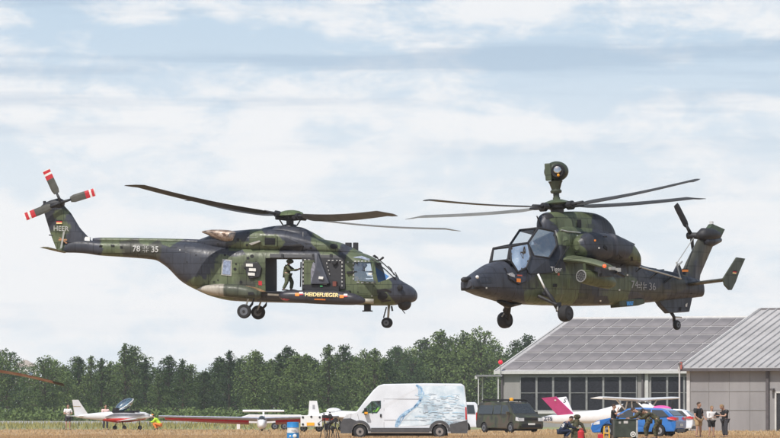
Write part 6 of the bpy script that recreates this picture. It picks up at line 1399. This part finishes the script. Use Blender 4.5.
MB().ball((.08, -.27, .16), (.1, .04, .09)).build('drum_mark', M_white, bl); MB().ball((-.12, -.25, .15), (.05, .04, .05)).build('drum_mark', M_white, bl)
MB().box((.08, -.27, .43), (.3, .02, .03)).box((.08, -.27, .37), (.22, .02, .02)).build('drum_print', M_regn, bl)
for i, (px_, D_, hh) in enumerate(((324.5, 303, 1.18), (330, 305, 1.25), (335.5, 303, .98))):
    lab = ('dark camera tripod nearest the blue and white drum', 'tallest dark camera tripod, middle of the three left of the van', 'shortest dark camera tripod, nearest the van front')[i]
    tp = empty('camera_tripod', ground(px_, D_), R(20+60*i), lab, 'tripod', 'camera tripods in front of the white van')
    for k in range(3):
        a = R(120*k+20); lg_ = MB().tube([(0, 0, hh*.62), (math.cos(a)*.16, math.sin(a)*.16, hh*.3), (math.cos(a)*.24, math.sin(a)*.24, 0)], [.028, .022, .016], 6).build('leg', M_dark, tp)
    MB().tube([(0, 0, hh*.5), (0, 0, hh*.82)], .03, 6).build('centre_column', M_dark, tp)
    hd_ = MB().box((0, 0, hh*.9), (.2, .12, .15)).tube([(.08, 0, hh*.9), (.34, .0, hh*(.88-.06*i))], [.07, .085], 10).build('camera', M_dark, tp, bevel=.0)
    MB().tube([(-.05, 0, hh*.8), (-.32, .05, hh*.62)], .015, 5).build('pan_handle', M_dark, tp); MB().box((-.02, .0, hh*1.0), (.12, .06, .06)).build('viewfinder', M_dark, hd_)
    MB().tube([(.05, .1, hh*.6), (.16, .12, hh*.48), (.1, .1, hh*.36)], [.07, .09, .05], 8).build('hanging_bag', M_dark, tp)
gr_ = empty('gear_stack', ground(577.5, 304), 0, 'pile of dark green gear and webbing between the crouching person and the red canister', 'gear')
MB().tube([(-.25, 0, .35), (-.1, 0, .6), (.0, 0, .95)], [.1, .16, .1], 8).build('rolled_kit', M_unif, gr_); MB().ball((-.02, 0, 1.05), (.17, .15, .12)).build('helmet', M_unif, gr_, smooth=True)
MB().tube([(-.4, 0, .75), (-.15, 0, .85), (.2, 0, .7), (.38, 0, .3)], [.05, .09, .08, .05], 8).build('strap_roll', M_unif, gr_); MB().box((0, .2, .25), (.6, .4, .5)).build('pack', M_unif, gr_, bevel=.06)
for x in (-.3, .35): MB().tube([(x, 0, 0), (x*.6, 0, .7)], .02, 5).build('prop', M_dark, gr_)
rc = empty('red_canister', ground(581, 300), 0, 'red metal canister on the grass under the pile of dark gear', 'canister')
MB().lathe((0, 0, 0), (0, 0, 1), [(0, .15), (.36, .15), (.42, .1), (.46, .05)], 20).build('tank', M_red, rc, smooth=True, auto=True); MB().tube([(-.07, 0, .42), (-.07, 0, .52), (.07, 0, .52), (.07, 0, .42)], .015, 6).build('handle', M_red, rc)
yc_ = empty('yellow_hand_truck', ground(606.5, 301), 0, 'yellow tubular hand truck standing left of the dark crate', 'hand truck')
MB().tube([(-.14, 0, .05), (-.1, 0, .62), (.1, 0, .62), (.14, 0, .05)], .03, 8).build('frame', pm('hand_truck_yellow', (.75, .42, .03), .45), yc_); MB().box((0, 0, .3), (.26, .05, .05)).box((0, -.1, .03), (.34, .2, .02)).build('toe_plate', pm('hand_truck_yellow', (0, 0, 0)), yc_)
for s in (-1, 1): wheel(Vector((s*.2, .05, .1)), .1, .05, yc_, axis=(1, 0, 0))
fb_ = empty('fuel_can', ground(600.5, 300), 0, 'small red fuel can on the grass left of the yellow hand truck', 'fuel can')
MB().box((0, 0, .13), (.26, .16, .24)).build('can_body', M_red, fb_, bevel=.03); MB().tube([(-.06, 0, .25), (-.06, 0, .3), (.06, 0, .3), (.06, 0, .25)], .012, 6).build('handle', M_red, fb_)

hz = MB().box((0, 800, 149), (1400, 1700, 300)).build('haze', None); tag(hz, kind='stuff')
mh, nth, outh = newmat('haze'); pvh = N(nth, 'ShaderNodeVolumePrincipled', i_Density=HAZE, i_Anisotropy=.2); pvh.inputs['Color'].default_value = (.95, .97, 1, 1)
nth.links.new(pvh.outputs[0], outh.inputs['Volume']); hz.data.materials.append(mh)
# ================================================================== camera, light, sky
cam_d = bpy.data.cameras.new('camera'); cam_o = bpy.data.objects.new('camera', cam_d); COL.objects.link(cam_o); SC.camera = cam_o
cam_o.location = (0, 0, CH); cam_o.rotation_euler = (R(90), 0, 0)
cam_d.sensor_width = 36; cam_d.lens = F*36/780; cam_d.shift_y = (HY-219)/780; cam_d.clip_start = 1; cam_d.clip_end = 60000
SUN_EL, SUN_AZ = 52, -150      # azimuth measured from +Y towards +X
sd_ = Vector((math.sin(R(SUN_AZ))*math.cos(R(SUN_EL)), math.cos(R(SUN_AZ))*math.cos(R(SUN_EL)), math.sin(R(SUN_EL))))
sl = bpy.data.lights.new('sun', 'SUN'); sl.energy = SUNE; sl.angle = R(.6); sl.color = (1, .95, .88)
so = bpy.data.objects.new('sun', sl); COL.objects.link(so); so.rotation_euler = (-sd_).to_track_quat('-Z', 'Y').to_euler(); so.location = (0, -50, 200)
W = bpy.data.worlds.new('World'); SC.world = W; W.use_nodes = True; nt = W.node_tree; nt.nodes.clear()
wo = nt.nodes.new('ShaderNodeOutputWorld'); bg = nt.nodes.new('ShaderNodeBackground'); bg.inputs[1].default_value = .1
sk = N(nt, 'ShaderNodeTexSky', sky_type='NISHITA', sun_disc=False, sun_elevation=R(SUN_EL), sun_rotation=R(SUN_AZ), altitude=50, air_density=1, dust_density=1.5, ozone_density=1.5)
tc = N(nt, 'ShaderNodeTexCoord')
def mapn(scale, loc=(0, 0, 0)):
    m = N(nt, 'ShaderNodeMapping'); m.inputs['Scale'].default_value = scale; m.inputs['Location'].default_value = loc
    nt.links.new(tc.outputs['Generated'], m.inputs[0]); return m
def noise(m, s, d=6., r=.55, dist=0.):
    n = N(nt, 'ShaderNodeTexNoise', i_Scale=s, i_Detail=d, i_Roughness=r, i_Distortion=dist); nt.links.new(m.outputs[0], n.inputs['Vector']); return n.outputs['Fac']
def rng(x, a, b, c, d):
    n = N(nt, 'ShaderNodeMapRange'); n.interpolation_type = 'SMOOTHSTEP'
    for i, v in enumerate((a, b, c, d)): n.inputs[i+1].default_value = v
    nt.links.new(x, n.inputs[0]); return n.outputs[0]
def mth(op, a, b):
    n = N(nt, 'ShaderNodeMath', operation=op, use_clamp=False)
    for i, v in enumerate((a, b)):
        if isinstance(v, (int, float)): n.inputs[i].default_value = v
        else: nt.links.new(v, n.inputs[i])
    return n.outputs[0]
def mixc(f, a, b):
    n = N(nt, 'ShaderNodeMix', data_type='RGBA')
    for i, v in ((0, f), (6, a), (7, b)):
        if isinstance(v, tuple): n.inputs[i].default_value = v if i else 0
        elif isinstance(v, float): n.inputs[i].default_value = v
        else: nt.links.new(v, n.inputs[i])
    return n.outputs[2]
sp = N(nt, 'ShaderNodeSeparateXYZ'); nt.links.new(tc.outputs['Generated'], sp.inputs[0]); Z = sp.outputs[2]
def stack(lst):
    out = None
    for n_, w in lst:
        t = mth('MULTIPLY', n_, w); out = t if out is None else mth('ADD', out, t)
    return out
hi = rng(Z, .03, .064, 0., 1.)
cov = stack([(noise(mapn((14, 14, 58), (3.1, 0, 1.2)), 1.0, 4., .5, .3), .38), (noise(mapn((34, 34, 90), (1.7, 0, 5.3)), 1.0, 6., .58, .4), .36), (noise(mapn((85, 85, 170), (4, 1, 2)), 1.0, 6., .62, .3), .26)])
K = 10.0  # background strength is .1
blue = tuple(c*K for c in SKYBLUE)+(1,); pale = tuple(c*K for c in SKYPALE)+(1,); white = tuple(c*K for c in SKYWHITE)+(1,); grey = tuple(c*K for c in SKYGREY)+(1,)
base = mixc(hi, pale, blue)
lo = mth('ADD', mth('MULTIPLY', hi, .045), .435)
cf = N(nt, 'ShaderNodeMapRange'); cf.interpolation_type = 'SMOOTHSTEP'; nt.links.new(cov, cf.inputs[0]); nt.links.new(lo, cf.inputs[1]); nt.links.new(mth('ADD', lo, .1), cf.inputs[2])
c1 = mixc(mth('MULTIPLY', cf.outputs[0], .92), base, white)
# flat blue-grey bases of the cloud decks
deck = stack([(noise(mapn((8, 8, 190), (2, 2, .1)), 1.0, 5., .5, .25), .7), (noise(mapn((30, 30, 260), (5, 2, .6)), 1.0, 5., .6, .2), .3)])
shade = mth('MULTIPLY', rng(deck, .47, .62, 0., 1.), rng(Z, .036, .058, .12, .7))
c2 = mixc(shade, c1, grey)
c3 = mixc(.05, c2, sk.outputs[0])
zen = mixc(rng(Z, .09, .5, 0., .75), c3, sk.outputs[0])
nt.links.new(zen, bg.inputs[0]); nt.links.new(bg.outputs[0], wo.inputs[0])
SC.view_settings.view_transform = 'Standard'; SC.view_settings.look = 'None'; SC.view_settings.gamma = 1; SC.view_settings.exposure = EXPO; SC.view_settings.use_curve_mapping = False
SC.render.engine = 'CYCLES'; SC.cycles.transparent_max_bounces = 12; SC.cycles.max_bounces = 6; SC.cycles.use_denoising = True
